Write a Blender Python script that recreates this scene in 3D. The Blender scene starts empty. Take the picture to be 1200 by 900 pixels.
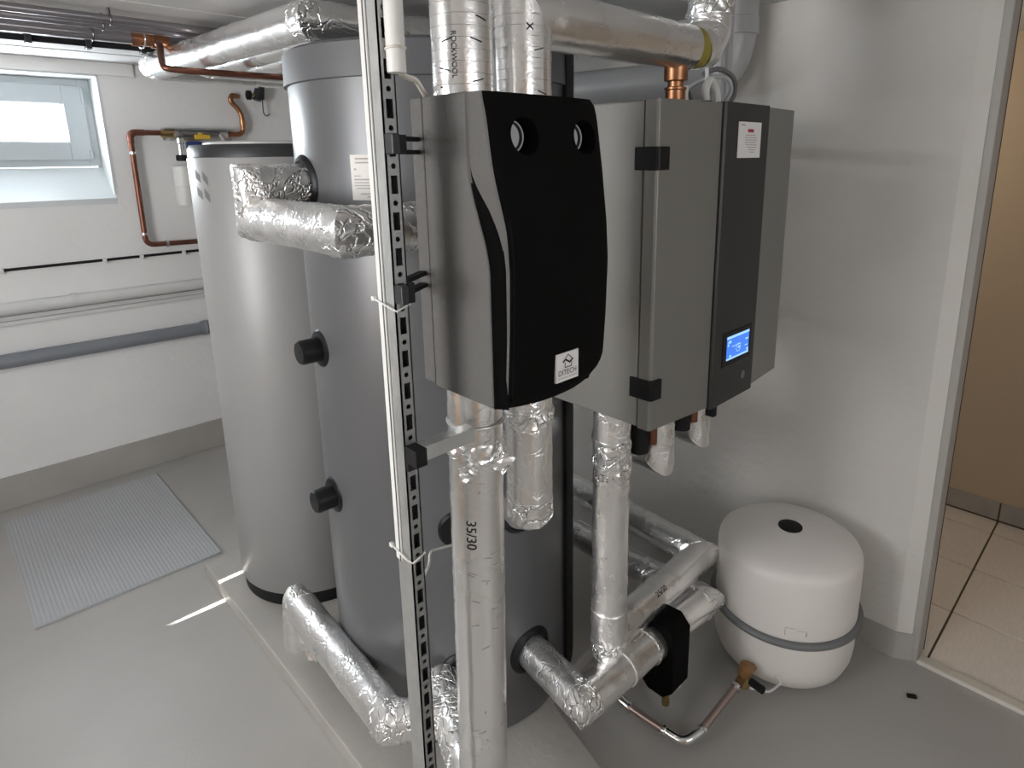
import bpy, bmesh, math, random
from mathutils import Vector, Matrix, noise
V = Vector
random.seed(7)
sc = bpy.context.scene
COL = sc.collection

# ------------------------------------------------------------------ camera
def cam_setup():
    a, b, c = math.radians(45.3), math.radians(13.23), math.radians(0.67)
    f = V((math.cos(a)*math.cos(b), math.sin(a)*math.cos(b), -math.sin(b)))
    r = V((math.sin(a), -math.cos(a), 0)); d = f.cross(r)
    r2 = math.cos(c)*r + math.sin(c)*d; d2 = -math.sin(c)*r + math.cos(c)*d
    cd = bpy.data.cameras.new('camera'); co = bpy.data.objects.new('camera', cd); COL.objects.link(co)
    cd.sensor_fit = 'HORIZONTAL'; cd.sensor_width = 36.0; cd.lens = 735.4/1200*36
    cd.shift_x = (600-631)/1200; cd.shift_y = (358-450)/1200; cd.clip_start = 0.02
    m = Matrix((r2, -d2, -f)).transposed().to_4x4(); m.translation = V((0, 0, 1.55))
    co.matrix_world = m; sc.camera = co
cam_setup()

# ------------------------------------------------------------------ world, sun, daylight
w = bpy.data.worlds.new('world'); sc.world = w; w.use_nodes = True
bg = w.node_tree.nodes['Background']; bg.inputs[0].default_value = (0.80, 0.90, 1.0, 1); bg.inputs[1].default_value = 2.0

def area(name, loc, direction, sx, sy, power, col):
    l = bpy.data.lights.new(name, 'AREA'); l.shape = 'RECTANGLE'; l.size = sx; l.size_y = sy
    l.energy = power; l.color = col
    o = bpy.data.objects.new(name, l); COL.objects.link(o); o.location = loc
    o.rotation_euler = V(direction).to_track_quat('-Z', 'Z').to_euler(); return o
# daylight at the small cellar window in view; the front and left lights are added fill
area('daylight_back_window', (0.27, 3.80, 1.731), (0, -1, -0.02), 0.64, 0.15, 16, (0.88, 0.95, 1.0))
area('daylight_front_window', (0.35, -1.58, 1.47), (0, 1, -0.03), 1.1, 0.72, 9, (1.0, 0.97, 0.94))
area('daylight_left_window', (-1.70, 1.25, 1.40), (1, 0, -0.02), 2.3, 0.8, 76, (0.985, 0.985, 0.985))
# sun, reaching the room only through the slot in the added mask wall
sl = bpy.data.lights.new('sun', 'SUN'); sl.energy = 60; sl.angle = math.radians(0.25); sl.color = (1, 0.97, 0.92)
so = bpy.data.objects.new('sun', sl); COL.objects.link(so)
SUN = V((0.10, -0.912, -1.0)).normalized()
so.rotation_euler = SUN.to_track_quat('-Z', 'Y').to_euler(); so.location = (0, 6, 5)

sc.view_settings.view_transform = 'Standard'; sc.view_settings.look = 'None'
sc.view_settings.exposure = 0.14; sc.view_settings.gamma = 1.0; sc.view_settings.use_curve_mapping = False

# ------------------------------------------------------------------ materials
def pmat(name, col, rough=0.5, metal=0.0, bump=0.0, bscale=60, detail=3, cvar=0.0, cscale=4, spec=0.5, coat=0.0, emit=None, estr=0, wave=None, stretch=None):
    m = bpy.data.materials.new(name); m.use_nodes = True; nt = m.node_tree; N = nt.nodes; L = nt.links
    p = N['Principled BSDF']; p.inputs['Base Color'].default_value = (*col, 1)
    p.inputs['Roughness'].default_value = rough; p.inputs['Metallic'].default_value = metal
    p.inputs['Specular IOR Level'].default_value = spec; p.inputs['Coat Weight'].default_value = coat
    tc = N.new('ShaderNodeTexCoord')
    src = tc.outputs['Object']
    if stretch:
        mp = N.new('ShaderNodeMapping'); mp.inputs['Scale'].default_value = stretch; L.new(src, mp.inputs['Vector']); src = mp.outputs[0]
    if cvar:
        n = N.new('ShaderNodeTexNoise'); n.inputs['Scale'].default_value = cscale; n.inputs['Detail'].default_value = 5
        L.new(src, n.inputs['Vector'])
        r = N.new('ShaderNodeValToRGB'); r.color_ramp.elements[0].position = 0.3; r.color_ramp.elements[1].position = 0.7
        r.color_ramp.elements[0].color = (*[max(0, c*(1-cvar)) for c in col], 1); r.color_ramp.elements[1].color = (*[min(1, c*(1+cvar)) for c in col], 1)
        L.new(n.outputs['Fac'], r.inputs['Fac']); L.new(r.outputs['Color'], p.inputs['Base Color'])
    if bump:
        n = N.new('ShaderNodeTexNoise'); n.inputs['Scale'].default_value = bscale; n.inputs['Detail'].default_value = detail
        L.new(src, n.inputs['Vector'])
        b = N.new('ShaderNodeBump'); b.inputs['Strength'].default_value = bump; b.inputs['Distance'].default_value = 0.004
        L.new(n.outputs['Fac'], b.inputs['Height']); L.new(b.outputs['Normal'], p.inputs['Normal'])
    if emit:
        p.inputs['Emission Color'].default_value = (*emit, 1); p.inputs['Emission Strength'].default_value = estr
    return m

def foil_mat(name, col=(0.95, 0.94, 0.93), rough=0.30, wr=0.35, crease=0.5, hatch=0.0):
    m = bpy.data.materials.new(name); m.use_nodes = True; nt = m.node_tree; N = nt.nodes; L = nt.links
    p = N['Principled BSDF']; p.inputs['Base Color'].default_value = (*col, 1); p.inputs['Metallic'].default_value = 0.95
    p.inputs['Roughness'].default_value = rough
    tc = N.new('ShaderNodeTexCoord')
    v = N.new('ShaderNodeTexVoronoi'); v.feature = 'DISTANCE_TO_EDGE'; v.inputs['Scale'].default_value = 22
    n0 = N.new('ShaderNodeTexNoise'); n0.inputs['Scale'].default_value = 9; n0.inputs['Detail'].default_value = 4
    L.new(tc.outputs['Object'], n0.inputs['Vector'])
    mx = N.new('ShaderNodeMixRGB'); mx.blend_type = 'ADD'; mx.inputs[0].default_value = 0.25
    L.new(tc.outputs['Object'], mx.inputs[1]); L.new(n0.outputs['Color'], mx.inputs[2]); L.new(mx.outputs[0], v.inputs['Vector'])
    n = N.new('ShaderNodeTexNoise'); n.inputs['Scale'].default_value = 45; n.inputs['Detail'].default_value = 5; n.inputs['Roughness'].default_value = 0.6
    L.new(tc.outputs['Object'], n.inputs['Vector'])
    b1 = N.new('ShaderNodeBump'); b1.inputs['Strength'].default_value = crease; b1.inputs['Distance'].default_value = 0.006
    mr = N.new('ShaderNodeMapRange'); mr.inputs['From Max'].default_value = 0.10; mr.interpolation_type = 'SMOOTHSTEP'
    L.new(v.outputs['Distance'], mr.inputs['Value']); L.new(mr.outputs[0], b1.inputs['Height'])
    b2 = N.new('ShaderNodeBump'); b2.inputs['Strength'].default_value = wr; b2.inputs['Distance'].default_value = 0.004
    L.new(n.outputs['Fac'], b2.inputs['Height']); L.new(b1.outputs['Normal'], b2.inputs['Normal'])
    L.new(b2.outputs['Normal'], p.inputs['Normal'])
    r = N.new('ShaderNodeMapRange'); r.inputs['To Min'].default_value = rough-0.08; r.inputs['To Max'].default_value = rough+0.12
    L.new(n0.outputs['Fac'], r.inputs['Value']); L.new(r.outputs[0], p.inputs['Roughness'])
    return m

M = {}
M['wall'] = pmat('white_wall_paint', (0.81, 0.805, 0.795), 0.75, bump=0.35, bscale=35, cvar=0.03, cscale=3)
M['wall_r'] = pmat('offwhite_rough_plaster', (0.66, 0.635, 0.60), 0.8, bump=0.8, bscale=30, detail=6, cvar=0.03, cscale=5)
M['ceil'] = pmat('concrete_ceiling_paint', (0.60, 0.595, 0.59), 0.8, bump=0.5, bscale=20, cvar=0.08, cscale=3)
M['floor'] = pmat('grey_floor_paint', (0.40, 0.386, 0.365), 0.42, bump=0.12, bscale=90, cvar=0.06, cscale=2.2)
M['band'] = pmat('grey_skirting_paint', (0.40, 0.385, 0.36), 0.5, bump=0.3, bscale=40, cvar=0.06)
M['plinth'] = pmat('plinth_paint', (0.43, 0.41, 0.38), 0.5, bump=0.3, bscale=50, cvar=0.07, cscale=6)
M['beige'] = pmat('beige_wall', (0.52, 0.42, 0.31), 0.8, bump=0.2)
M['tile'] = pmat('floor_tile_glaze', (0.74, 0.68, 0.62), 0.35, cvar=0.05, cscale=8, stretch=(3, 20, 1), bump=0.05)
M['skirt'] = pmat('skirting_tile_glaze', (0.36, 0.34, 0.31), 0.4, cvar=0.12, cscale=10)
M['grout'] = pmat('dark_grout', (0.11, 0.09, 0.06), 0.9)
M['stone'] = pmat('threshold_stone', (0.62, 0.58, 0.52), 0.5, cvar=0.05)
M['frame_grey'] = pmat('grey_frame_paint', (0.42, 0.40, 0.37), 0.5)
M['wood'] = pmat('warm_wood', (0.62, 0.36, 0.14), 0.5, cvar=0.2, cscale=6, stretch=(8, 8, 0.8))
M['win_white'] = pmat('window_frame_white', (0.50, 0.535, 0.555), 0.4)
M['sill'] = pmat('window_reveal_white', (0.66, 0.69, 0.70), 0.6, bump=0.3, bscale=40)
M['rubber'] = pmat('black_rubber', (0.010, 0.010, 0.011), 0.6, spec=0.25)
M['black'] = pmat('black_plastic', (0.009, 0.009, 0.010), 0.38, spec=0.25)
M['epp'] = pmat('black_foam_shell', (0.115, 0.110, 0.104), 0.7, spec=0.3, bump=0.35, bscale=260, detail=2)  # foam colour lightened for the faces turned to the light
M['epp_f'] = pmat('black_foam_cover', (0.0042, 0.004, 0.004), 0.75, spec=0.07, bump=0.3, bscale=260, detail=2)  # same foam darkened, the shade of the front face put into the colour
M['tank_big'] = pmat('silver_grey_tank_skin', (0.135, 0.136, 0.140), 0.34, metal=0.25)
M['tank_cap'] = pmat('grey_tank_lid', (0.11, 0.112, 0.118), 0.42)
M['tank_small'] = pmat('light_grey_tank_enamel', (0.305, 0.302, 0.298), 0.42, metal=0.1)
M['char'] = pmat('charcoal_plastic', (0.030, 0.030, 0.032), 0.4, spec=0.4)
M['logo_grey'] = pmat('grey_print', (0.15, 0.15, 0.15), 0.5)
M['hp'] = pmat('silver_panel_paint', (0.235, 0.23, 0.214), 0.42, metal=0.35)
M['hp_dark'] = pmat('anthracite_panel', (0.030, 0.030, 0.030), 0.42, spec=0.4)
M['paper'] = pmat('white_paper', (0.80, 0.78, 0.77), 0.7)
M['paper_w'] = pmat('cream_paper', (0.78, 0.75, 0.71), 0.7)
M['ink'] = pmat('dark_ink', (0.03, 0.03, 0.03), 0.8)
M['ink_soft'] = pmat('faint_ink', (0.45, 0.40, 0.40), 0.8)
M['red'] = pmat('dark_red_print', (0.35, 0.03, 0.05), 0.7)
M['foil'] = foil_mat('aluminium_foil', rough=0.24, wr=0.12, crease=0.04)
M['foil_c'] = foil_mat('crumpled_aluminium_foil', rough=0.26, wr=0.5, crease=0.7)
M['foil_m'] = foil_mat('creased_aluminium_foil', rough=0.27, wr=0.32, crease=0.2)
M['wool'] = pmat('yellow_mineral_wool', (0.30, 0.25, 0.05), 0.95, bump=0.8, bscale=120)
M['copper'] = pmat('copper', (0.58, 0.32, 0.16), 0.30, metal=1.0, cvar=0.15, cscale=20)
M['copper_m'] = pmat('aged_copper', (0.40, 0.19, 0.10), 0.34, metal=0.95, cvar=0.25, cscale=25)
M['copper_d'] = pmat('tarnished_copper', (0.23, 0.10, 0.07), 0.38, metal=0.85, cvar=0.2, cscale=15)
M['brass'] = pmat('brass', (0.46, 0.33, 0.15), 0.32, metal=1.0)
M['steel'] = pmat('galvanised_steel', (0.62, 0.63, 0.62), 0.38, metal=0.9, cvar=0.08, cscale=25)
M['steel_w'] = pmat('dull_galvanised_steel', (0.40, 0.41, 0.41), 0.42, metal=0.9)  # darker copy of the rail steel, shade on the slotted web put into colour
M['steel_m'] = pmat('weathered_steel', (0.36, 0.34, 0.36), 0.28, metal=0.95)
M['steel_d'] = pmat('dark_steel', (0.17, 0.16, 0.17), 0.35, metal=0.9)
M['chrome'] = pmat('press_fitting_steel', (0.78, 0.78, 0.78), 0.16, metal=1.0)
M['white_pl'] = pmat('white_plastic', (0.74, 0.73, 0.70), 0.4)
M['cream'] = pmat('cream_cable', (0.72, 0.68, 0.60), 0.5)
M['pvc'] = pmat('grey_drain_plastic', (0.44, 0.44, 0.445), 0.35)
M['pvc_d'] = pmat('slate_drain_plastic', (0.21, 0.225, 0.25), 0.4)
M['pvc_w'] = pmat('painted_pipe', (0.66, 0.655, 0.645), 0.5, bump=0.2)
M['vessel'] = pmat('white_enamel', (0.80, 0.76, 0.72), 0.38, cvar=0.02)
M['ring'] = pmat('grey_rubber_ring', (0.16, 0.165, 0.17), 0.45)
M['mat'] = pmat('grey_ribbed_rubber', (0.41, 0.417, 0.428), 0.55)
M['yellow'] = pmat('yellow_handle', (0.75, 0.48, 0.05), 0.4)
M['blue'] = pmat('blue_plastic', (0.02, 0.04, 0.16), 0.4)
M['dial'] = pmat('dial_face', (0.55, 0.55, 0.56), 0.4)
M['screen'] = pmat('lit_screen', (0.02, 0.1, 0.4), 0.2, emit=(0.055, 0.20, 0.78), estr=0.9)
M['screen_l'] = pmat('lit_screen_bar', (0.3, 0.5, 0.8), 0.2, emit=(0.30, 0.55, 0.95), estr=0.9)
M['amber'] = pmat('amber_plug', (0.24, 0.12, 0.045), 0.4)
M['tube_br'] = pmat('dull_pink_steel', (0.40, 0.31, 0.28), 0.36, metal=0.8)
def glass_mat():
    m = bpy.data.materials.new('window_glass'); m.use_nodes = True; N = m.node_tree.nodes; L = m.node_tree.links
    N.remove(N['Principled BSDF']); o = N['Material Output']
    t = N.new('ShaderNodeBsdfTransparent'); g = N.new('ShaderNodeBsdfGlossy'); g.inputs['Roughness'].default_value = 0.02
    mx = N.new('ShaderNodeMixShader'); mx.inputs[0].default_value = 0.05
    L.new(t.outputs[0], mx.inputs[1]); L.new(g.outputs[0], mx.inputs[2]); L.new(mx.outputs[0], o.inputs[0]); return m
M['glass'] = glass_mat()

# ------------------------------------------------------------------ helpers
def frame(d):
    d = d.normalized(); u = d.cross(V((0, 0, 1)))
    if u.length < 1e-4: u = V((1, 0, 0))
    u.normalize(); return u, d.cross(u).normalized()

def foil_wave(pt, a, p0, wr, ws):
    return wr*noise.noise(pt*ws)+wr*0.6*noise.noise(pt*ws*2.7)+0.0016*noise.noise(V((2.6*math.cos(a), 2.6*math.sin(a), p0.x*7+p0.y*5)))

class MB:
    def __init__(s): s.v = []; s.f = []
    def quad(s, *p):
        b = len(s.v); s.v += [V(q) for q in p]; s.f.append(tuple(range(b, b+len(p)))); return s
    def box(s, a, c):
        (x0, y0, z0), (x1, y1, z1) = a, c; b = len(s.v)
        x0, x1 = min(x0, x1), max(x0, x1); y0, y1 = min(y0, y1), max(y0, y1); z0, z1 = min(z0, z1), max(z0, z1)
        s.v += [V(q) for q in ((x0, y0, z0), (x1, y0, z0), (x1, y1, z0), (x0, y1, z0), (x0, y0, z1), (x1, y0, z1), (x1, y1, z1), (x0, y1, z1))]
        s.f += [tuple(b+i for i in q) for q in ((0, 3, 2, 1), (4, 5, 6, 7), (0, 1, 5, 4), (1, 2, 6, 5), (2, 3, 7, 6), (3, 0, 4, 7))]; return s
    def obox(s, c, ux, uy, uz, hx, hy, hz):
        c, ux, uy, uz = V(c), V(ux), V(uy), V(uz); b = len(s.v)
        for k in (-1, 1):
            for i, j in ((-1, -1), (1, -1), (1, 1), (-1, 1)): s.v.append(c+ux*hx*i+uy*hy*j+uz*hz*k)
        s.f += [tuple(b+i for i in q) for q in ((0, 3, 2, 1), (4, 5, 6, 7), (0, 1, 5, 4), (1, 2, 6, 5), (2, 3, 7, 6), (3, 0, 4, 7))]; return s
    def prism(s, pts, z0, z1):
        b = len(s.v); n = len(pts)
        s.v += [V((x, y, z0)) for x, y in pts]+[V((x, y, z1)) for x, y in pts]
        s.f.append(tuple(b+n-1-i for i in range(n))); s.f.append(tuple(b+n+i for i in range(n)))
        for i in range(n): j = (i+1) % n; s.f.append((b+i, b+j, b+n+j, b+n+i))
        return s
    def rings(s, rs, closed=True, cap=True):
        b = len(s.v); n = len(rs[0])
        for r in rs: s.v += [V(q) for q in r]
        for k in range(len(rs)-1):
            for i in range(n if closed else n-1):
                j = (i+1) % n; s.f.append((b+k*n+i, b+k*n+j, b+(k+1)*n+j, b+(k+1)*n+i))
        if cap:
            s.f.append(tuple(b+n-1-i for i in range(n))); s.f.append(tuple(b+(len(rs)-1)*n+i for i in range(n)))
        return s
    def cyl(s, p0, p1, r, n=24, r1=None):
        p0, p1 = V(p0), V(p1); u, v = frame(p1-p0); r1 = r if r1 is None else r1
        c = [(math.cos(2*math.pi*i/n), math.sin(2*math.pi*i/n)) for i in range(n)]
        return s.rings([[p0+u*a*r+v*q*r for a, q in c], [p1+u*a*r1+v*q*r1 for a, q in c]])
    def lathe(s, prof, c, axis=(0, 0, 1), n=48):      # prof: (radius, offset along the axis)
        c = V(c); u, v = frame(V(axis)); ax = V(axis).normalized(); rs = []
        for r, h in prof: rs.append([c+ax*h+(u*math.cos(2*math.pi*i/n)+v*math.sin(2*math.pi*i/n))*max(r, 1e-5) for i in range(n)])
        return s.rings(rs)
    def torus(s, c, axis, R, r, n=48, m=12):
        c = V(c); ax = V(axis).normalized(); u, v = frame(ax); b = len(s.v)
        for i in range(n):
            t = 2*math.pi*i/n; e = u*math.cos(t)+v*math.sin(t)
            for j in range(m):
                q = 2*math.pi*j/m; s.v.append(c+e*(R+r*math.cos(q))+ax*r*math.sin(q))
        for i in range(n):
            for j in range(m):
                s.f.append((b+i*m+j, b+((i+1) % n)*m+j, b+((i+1) % n)*m+(j+1) % m, b+i*m+(j+1) % m))
        return s
    def tube(s, path, r, n=16, fillet=0.0, fs=8):
        P = [V(p) for p in path]
        if fillet:
            Q = [P[0]]
            for i in range(1, len(P)-1):
                a, b, c = P[i-1], P[i], P[i+1]; d0 = (a-b).normalized(); d1 = (c-b).normalized()
                fl = min(fillet, (a-b).length*0.49, (c-b).length*0.49)
                for k in range(fs+1):
                    t = k/fs; Q.append((b+d0*fl)*(1-t)**2+b*2*t*(1-t)+(b+d1*fl)*t*t)
            Q.append(P[-1]); P = Q
        rs = []; u = None
        for i, p in enumerate(P):
            d = (P[min(i+1, len(P)-1)]-P[max(i-1, 0)]).normalized()
            if u is None: u, v = frame(d)
            else: u = (u-d*u.dot(d)).normalized(); v = d.cross(u)
            rs.append([p+(u*math.cos(2*math.pi*k/n)+v*math.sin(2*math.pi*k/n))*r for k in range(n)])
        return s.rings(rs)
    def mitre(s, p0, p1, r, n0=None, n1=None, n=40, step=0.012, wr=0.0012, crum=0.0, ws=22.0):
        p0, p1 = V(p0), V(p1); d = (p1-p0); Ln = d.length; d.normalize(); u, v = frame(d)
        n0 = d if n0 is None else V(n0).normalized(); n1 = d if n1 is None else V(n1).normalized()
        k = max(2, int(Ln/step)); rs = []
        for q in range(k+1):
            t = q/k; R = []
            for i in range(n):
                a = 2*math.pi*i/n; e = u*math.cos(a)+v*math.sin(a)
                o = p0+e*r; s0 = (p0-o).dot(n0)/d.dot(n0); s1 = (p1-o).dot(n1)/d.dot(n1)
                pt = o+d*(s0+(s1-s0)*t)
                w_ = foil_wave(pt, a, p0, wr, ws)
                if crum: w_ += crum*(abs(noise.noise(pt*38+V((3, 1, 5))))-0.25)
                R.append(pt+e*w_)
            rs.append(R)
        return s.rings(rs)
    def build(s, name, mat, parent=None, smooth=False, bevel=0, ang=35, seg=2, kind=None):
        me = bpy.data.meshes.new(name); me.from_pydata([tuple(q) for q in s.v], [], s.f); me.update()
        bm = bmesh.new(); bm.from_mesh(me); bmesh.ops.recalc_face_normals(bm, faces=bm.faces); bm.to_mesh(me); bm.free()
        o = bpy.data.objects.new(name, me); COL.objects.link(o); me.materials.append(M[mat] if isinstance(mat, str) else mat)
        if smooth:
            me.polygons.foreach_set('use_smooth', [True]*len(me.polygons)); me.set_sharp_from_angle(angle=math.radians(ang))
        if bevel:
            b = o.modifiers.new('bevel', 'BEVEL'); b.width = bevel; b.segments = seg; b.limit_method = 'ANGLE'; b.angle_limit = math.radians(40)
        if parent: par(o, parent)
        if kind: o['kind'] = kind
        return o

def WM(p):
    if p.parent is None: return Matrix.Translation(p.location)
    return WM(p.parent) @ p.matrix_parent_inverse @ Matrix.Translation(p.location)
def par(o, p):
    o.parent = p; o.matrix_parent_inverse = WM(p).inverted()

def tag(o, label, cat, group=None):
    o['label'] = label; o['category'] = cat
    if group: o['group'] = group
    return o
def thing(name, loc, label, cat, group=None):
    o = bpy.data.objects.new(name, None); COL.objects.link(o); o.location = loc; o.empty_display_size = 0.05
    return tag(o, label, cat, group)
def struct(o): o['kind'] = 'structure'; return o

def text_verts(body, size):
    cu = bpy.data.curves.new('t', 'FONT'); cu.body = body; cu.size = size; cu.resolution_u = 3; cu.align_x = 'LEFT'
    o = bpy.data.objects.new('t', cu); COL.objects.link(o)
    dg = bpy.context.evaluated_depsgraph_get(); me = bpy.data.meshes.new_from_object(o.evaluated_get(dg))
    bm = bmesh.new(); bm.from_mesh(me); bmesh.ops.triangulate(bm, faces=bm.faces)
    for _ in range(3):
        le = [e for e in bm.edges if e.calc_length() > size*0.16]
        if le: bmesh.ops.subdivide_edges(bm, edges=le, cuts=1); bmesh.ops.triangulate(bm, faces=bm.faces)
    bm.to_mesh(me); bm.free()
    vs = [v.co.copy() for v in me.vertices]; fs = [tuple(p.vertices) for p in me.polygons]
    bpy.data.objects.remove(o); bpy.data.curves.remove(cu); bpy.data.meshes.remove(me); return vs, fs
def flat_text(body, size, origin, ux, uy, mat, parent, name='lettering', scale_x=1.0):
    vs, fs = text_verts(body, size); m = MB(); ux, uy = V(ux), V(uy)
    m.v = [V(origin)+ux*q.x*scale_x+uy*q.y for q in vs]; m.f = fs
    return m.build(name, mat, parent)
def wrap_text(body, size, seg, axis, e0, start, mat, parent, flip=-1, name='lettering'):
    # lettering printed on a pipe section seg = (end, end, radius, waviness), running along axis; it follows the wavy foil.
    # start is the world coordinate along the axis' main direction; e0 the radial direction at the baseline
    P, Q, r, wr = V(seg[0]), V(seg[1]), seg[2], seg[3]; d = (Q-P).normalized(); u, v = frame(d)
    ta = d if d.dot(V(axis)) > 0 else -d; k = max(range(3), key=lambda q: abs(axis[q]))
    S = P+d*((start-P[k])/d[k]); e0 = V(e0); e0 = (e0-d*e0.dot(d)).normalized(); e1 = ta.cross(e0)
    vs, fs = text_verts(body, size); m = MB()
    for q in vs:
        t = flip*q.y/r; e = e0*math.cos(t)+e1*math.sin(t); pt = S+ta*q.x+e*r
        m.v.append(pt+e*(foil_wave(pt, math.atan2(e.dot(v), e.dot(u)), P, wr, 22.0)+0.0007))
    m.f = fs; return m.build(name, mat, parent)

def foil_run(name, pts, r, label, group=None, mats=None, caps=True, wr=0.0012, crum=None, tape=True, ends=None):
    root = thing(name, pts[0], label, 'pipe', group); P = [V(p) for p in pts]; secs = []
    for i in range(len(P)-1):
        d = (P[i+1]-P[i]).normalized()
        n0 = d if i == 0 else (d+(P[i]-P[i-1]).normalized()).normalized()
        n1 = d if i == len(P)-2 else (d+(P[i+2]-P[i+1]).normalized()).normalized()
        mt = (mats[i] if mats else 'foil'); c = 0.0 if not crum else crum[i]
        secs.append(MB().mitre(P[i], P[i+1], r, n0, n1, wr=wr, crum=c).build('pipe_section', mt, root, smooth=True, ang=60))
    if tape:
        for i in range(1, len(P)-1):       # crumpled tape around the mitred elbow
            a = (P[i]-P[i-1]).normalized(); b = (P[i+1]-P[i]).normalized(); nn = (a+b).normalized()
            l0 = min(0.022, (P[i]-P[i-1]).length*0.3); l1 = min(0.022, (P[i+1]-P[i]).length*0.3)
            m = MB(); m.mitre(P[i]-a*l0, P[i], r+0.0013, a, nn, crum=0.006, step=0.005, n=56); m.mitre(P[i], P[i+1]-(P[i+1]-P[i])+b*l1, r+0.0013, nn, b, crum=0.006, step=0.005, n=56)
            m.build('foil_tape', 'foil_c', root, smooth=True, ang=50)
    return root, secs

# ================================================================== the setting
XR, YB, ZC, XL, YF = 1.97, 3.58, 2.0, -1.72, -1.6
struct(MB().box((XL-0.2, YF-0.2, -0.15), (1.995, YB+0.3, 0)).build('floor', 'floor'))
ce = struct(MB().box((XL-0.2, YF-0.2, ZC), (3.4, YB+0.3, ZC+0.15)).build('ceiling', 'ceil'))
for i in range(9):      # formwork joints left in the concrete
    y = 0.4+i*0.36
    MB().box((XL, y, ZC-0.003), (XR, y+0.008, ZC+0.001)).build('formwork_ridge', 'ceil', ce)
# back wall with the window niche
NX0, NX1, NZ0, NZ1 = -0.16, 0.713, 1.387, 1.942
wb = MB()
wb.box((XL-0.2, YB, 0), (NX0, YB+0.3, ZC)).box((NX1, YB, 0), (2.1, YB+0.3, ZC)).box((NX0, YB, NZ1), (NX1, YB+0.3, ZC))
wb.box((NX0, YB, 0), (NX1, YB+0.3, 1.30))
wb.prism([(NX0, YB), (NX1, YB), (NX1, YB+0.3), (NX0, YB+0.3)], 1.30, 1.36)
struct(wb.build('wall_back', 'wall'))
# window in the niche
w1 = struct(bpy.data.objects.new('window_1', None)); COL.objects.link(w1); w1.location = (0.28, 3.75, 1.387)
sl_ = MB(); sl_.rings([[(NX0, YB-0.002, 1.36), (NX0, YB-0.002, 1.387), (NX0, 3.75, 1.53), (NX0, 3.88, 1.53), (NX0, 3.88, 1.36)],
                       [(NX1, YB-0.002, 1.36), (NX1, YB-0.002, 1.387), (NX1, 3.75, 1.53), (NX1, 3.88, 1.53), (NX1, 3.88, 1.36)]])
sl_.build('window_sill', 'sill', w1)
for (x0, x1, z0, z1, nm) in ((NX1-0.006, NX1+0.004, 1.40, NZ1, 'reveal'), (NX0-0.004, NX0+0.006, 1.40, NZ1, 'reveal')):
    MB().box((x0, YB-0.003, z0), (x1, 3.88, z1)).build(nm, 'sill', w1)
MB().box((NX0, YB-0.003, NZ1-0.006), (NX1, 3.88, NZ1+0.004)).build('reveal', 'sill', w1)
fx0, fx1, fz0, fz1 = -0.15, 0.706, 1.535, 1.935
def rectframe(x0, x1, z0, z1, t, y0, y1, name, mat, parent):
    m = MB(); m.box((x0, y0, z0), (x0+t, y1, z1)).box((x1-t, y0, z0), (x1, y1, z1)).box((x0+t, y0, z0), (x1-t, y1, z0+t)).box((x0+t, y0, z1-t), (x1-t, y1, z1))
    return m.build(name, mat, parent, bevel=0.003)
rectframe(fx0, fx1, fz0, fz1, 0.045, 3.745, 3.85, 'window_frame', 'win_white', w1)
sash = rectframe(fx0+0.03, fx1-0.03, fz0+0.03, fz1-0.03, 0.085, 3.735, 3.80, 'sash', 'win_white', w1)
rectframe(fx0+0.11, fx1-0.11, fz0+0.11, fz1-0.11, 0.010, 3.742, 3.79, 'glazing_bead', 'win_white', w1)
MB().box((fx0+0.1, 3.765, fz0+0.1), (fx1-0.1, 3.769, fz1-0.1)).build('glass_pane', 'glass', w1)
MB().cyl((fx1-0.035, 3.73, fz1-0.11), (fx1-0.035, 3.73, fz1-0.04), 0.007).build('hinge', 'win_white', w1, smooth=True)
MB().cyl((fx1-0.035, 3.73, fz0+0.04), (fx1-0.035, 3.73, fz0+0.075), 0.007).build('hinge', 'win_white', w1, smooth=True)
struct(MB().box((XL, YB-0.012, 1.944), (0.86, YB+0.01, ZC)).build('trim_1', 'wall', bevel=0.002))
# unseen mask wall outside, slotted to shape the sun streak on the floor
gz = 1.70+(4.05-3.767)/0.912
def slot_wall():
    m = MB(); y0, y1 = 4.05, 4.06
    x0, x1 = 0.10, 0.46
    m.box((-1.0, y0, gz-0.06), (1.6, y1, gz-0.004)).box((-1.0, y0, gz+0.018), (1.6, y1, 2.4)).box((-1.0, y0, 0.9), (1.6, y1, 1.45)).box((-1.0, y0, gz-0.004), (x0, y1, gz+0.018)).box((x1, y0, gz-0.004), (1.6, y1, gz+0.018))
    # wedge narrowing the gap to one side
    m.rings([[(x0, y, gz+0.018), (x0, y, gz+0.000), (x0+0.22, y, gz+0.018)] for y in (y0, y1)])
    return m.build('wall_lightwell', 'wall')
struct(slot_wall())
# left wall with an unseen wide window, added to supply the side light
W2 = (0.05, 2.45, 0.97, 1.84)
wl = MB(); wl.box((XL-0.2, YF-0.2, 0), (XL, W2[0], ZC)).box((XL-0.2, W2[1], 0), (XL, YB+0.3, ZC)).box((XL-0.2, W2[0], 0), (XL, W2[1], W2[2])).box((XL-0.2, W2[0], W2[3]), (XL, W2[1], ZC))
struct(wl.build('wall_left', 'wall'))
w2 = struct(bpy.data.objects.new('window_2', None)); COL.objects.link(w2); w2.location = (XL-0.1, 1.25, W2[2])
m = MB(); y0, y1, z0, z1 = W2
for a, c in (((y0, z0), (y0+0.04, z1)), ((y1-0.04, z0), (y1, z1)), ((y0+0.04, z0), (y1-0.04, z0+0.04)), ((y0+0.04, z1-0.04), (y1-0.04, z1)), ((1.23, z0+0.04), (1.27, z1-0.04))):
    m.box((XL-0.12, a[0], a[1]), (XL-0.06, c[0], c[1]))
m.build('window_frame', 'win_white', w2)
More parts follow.
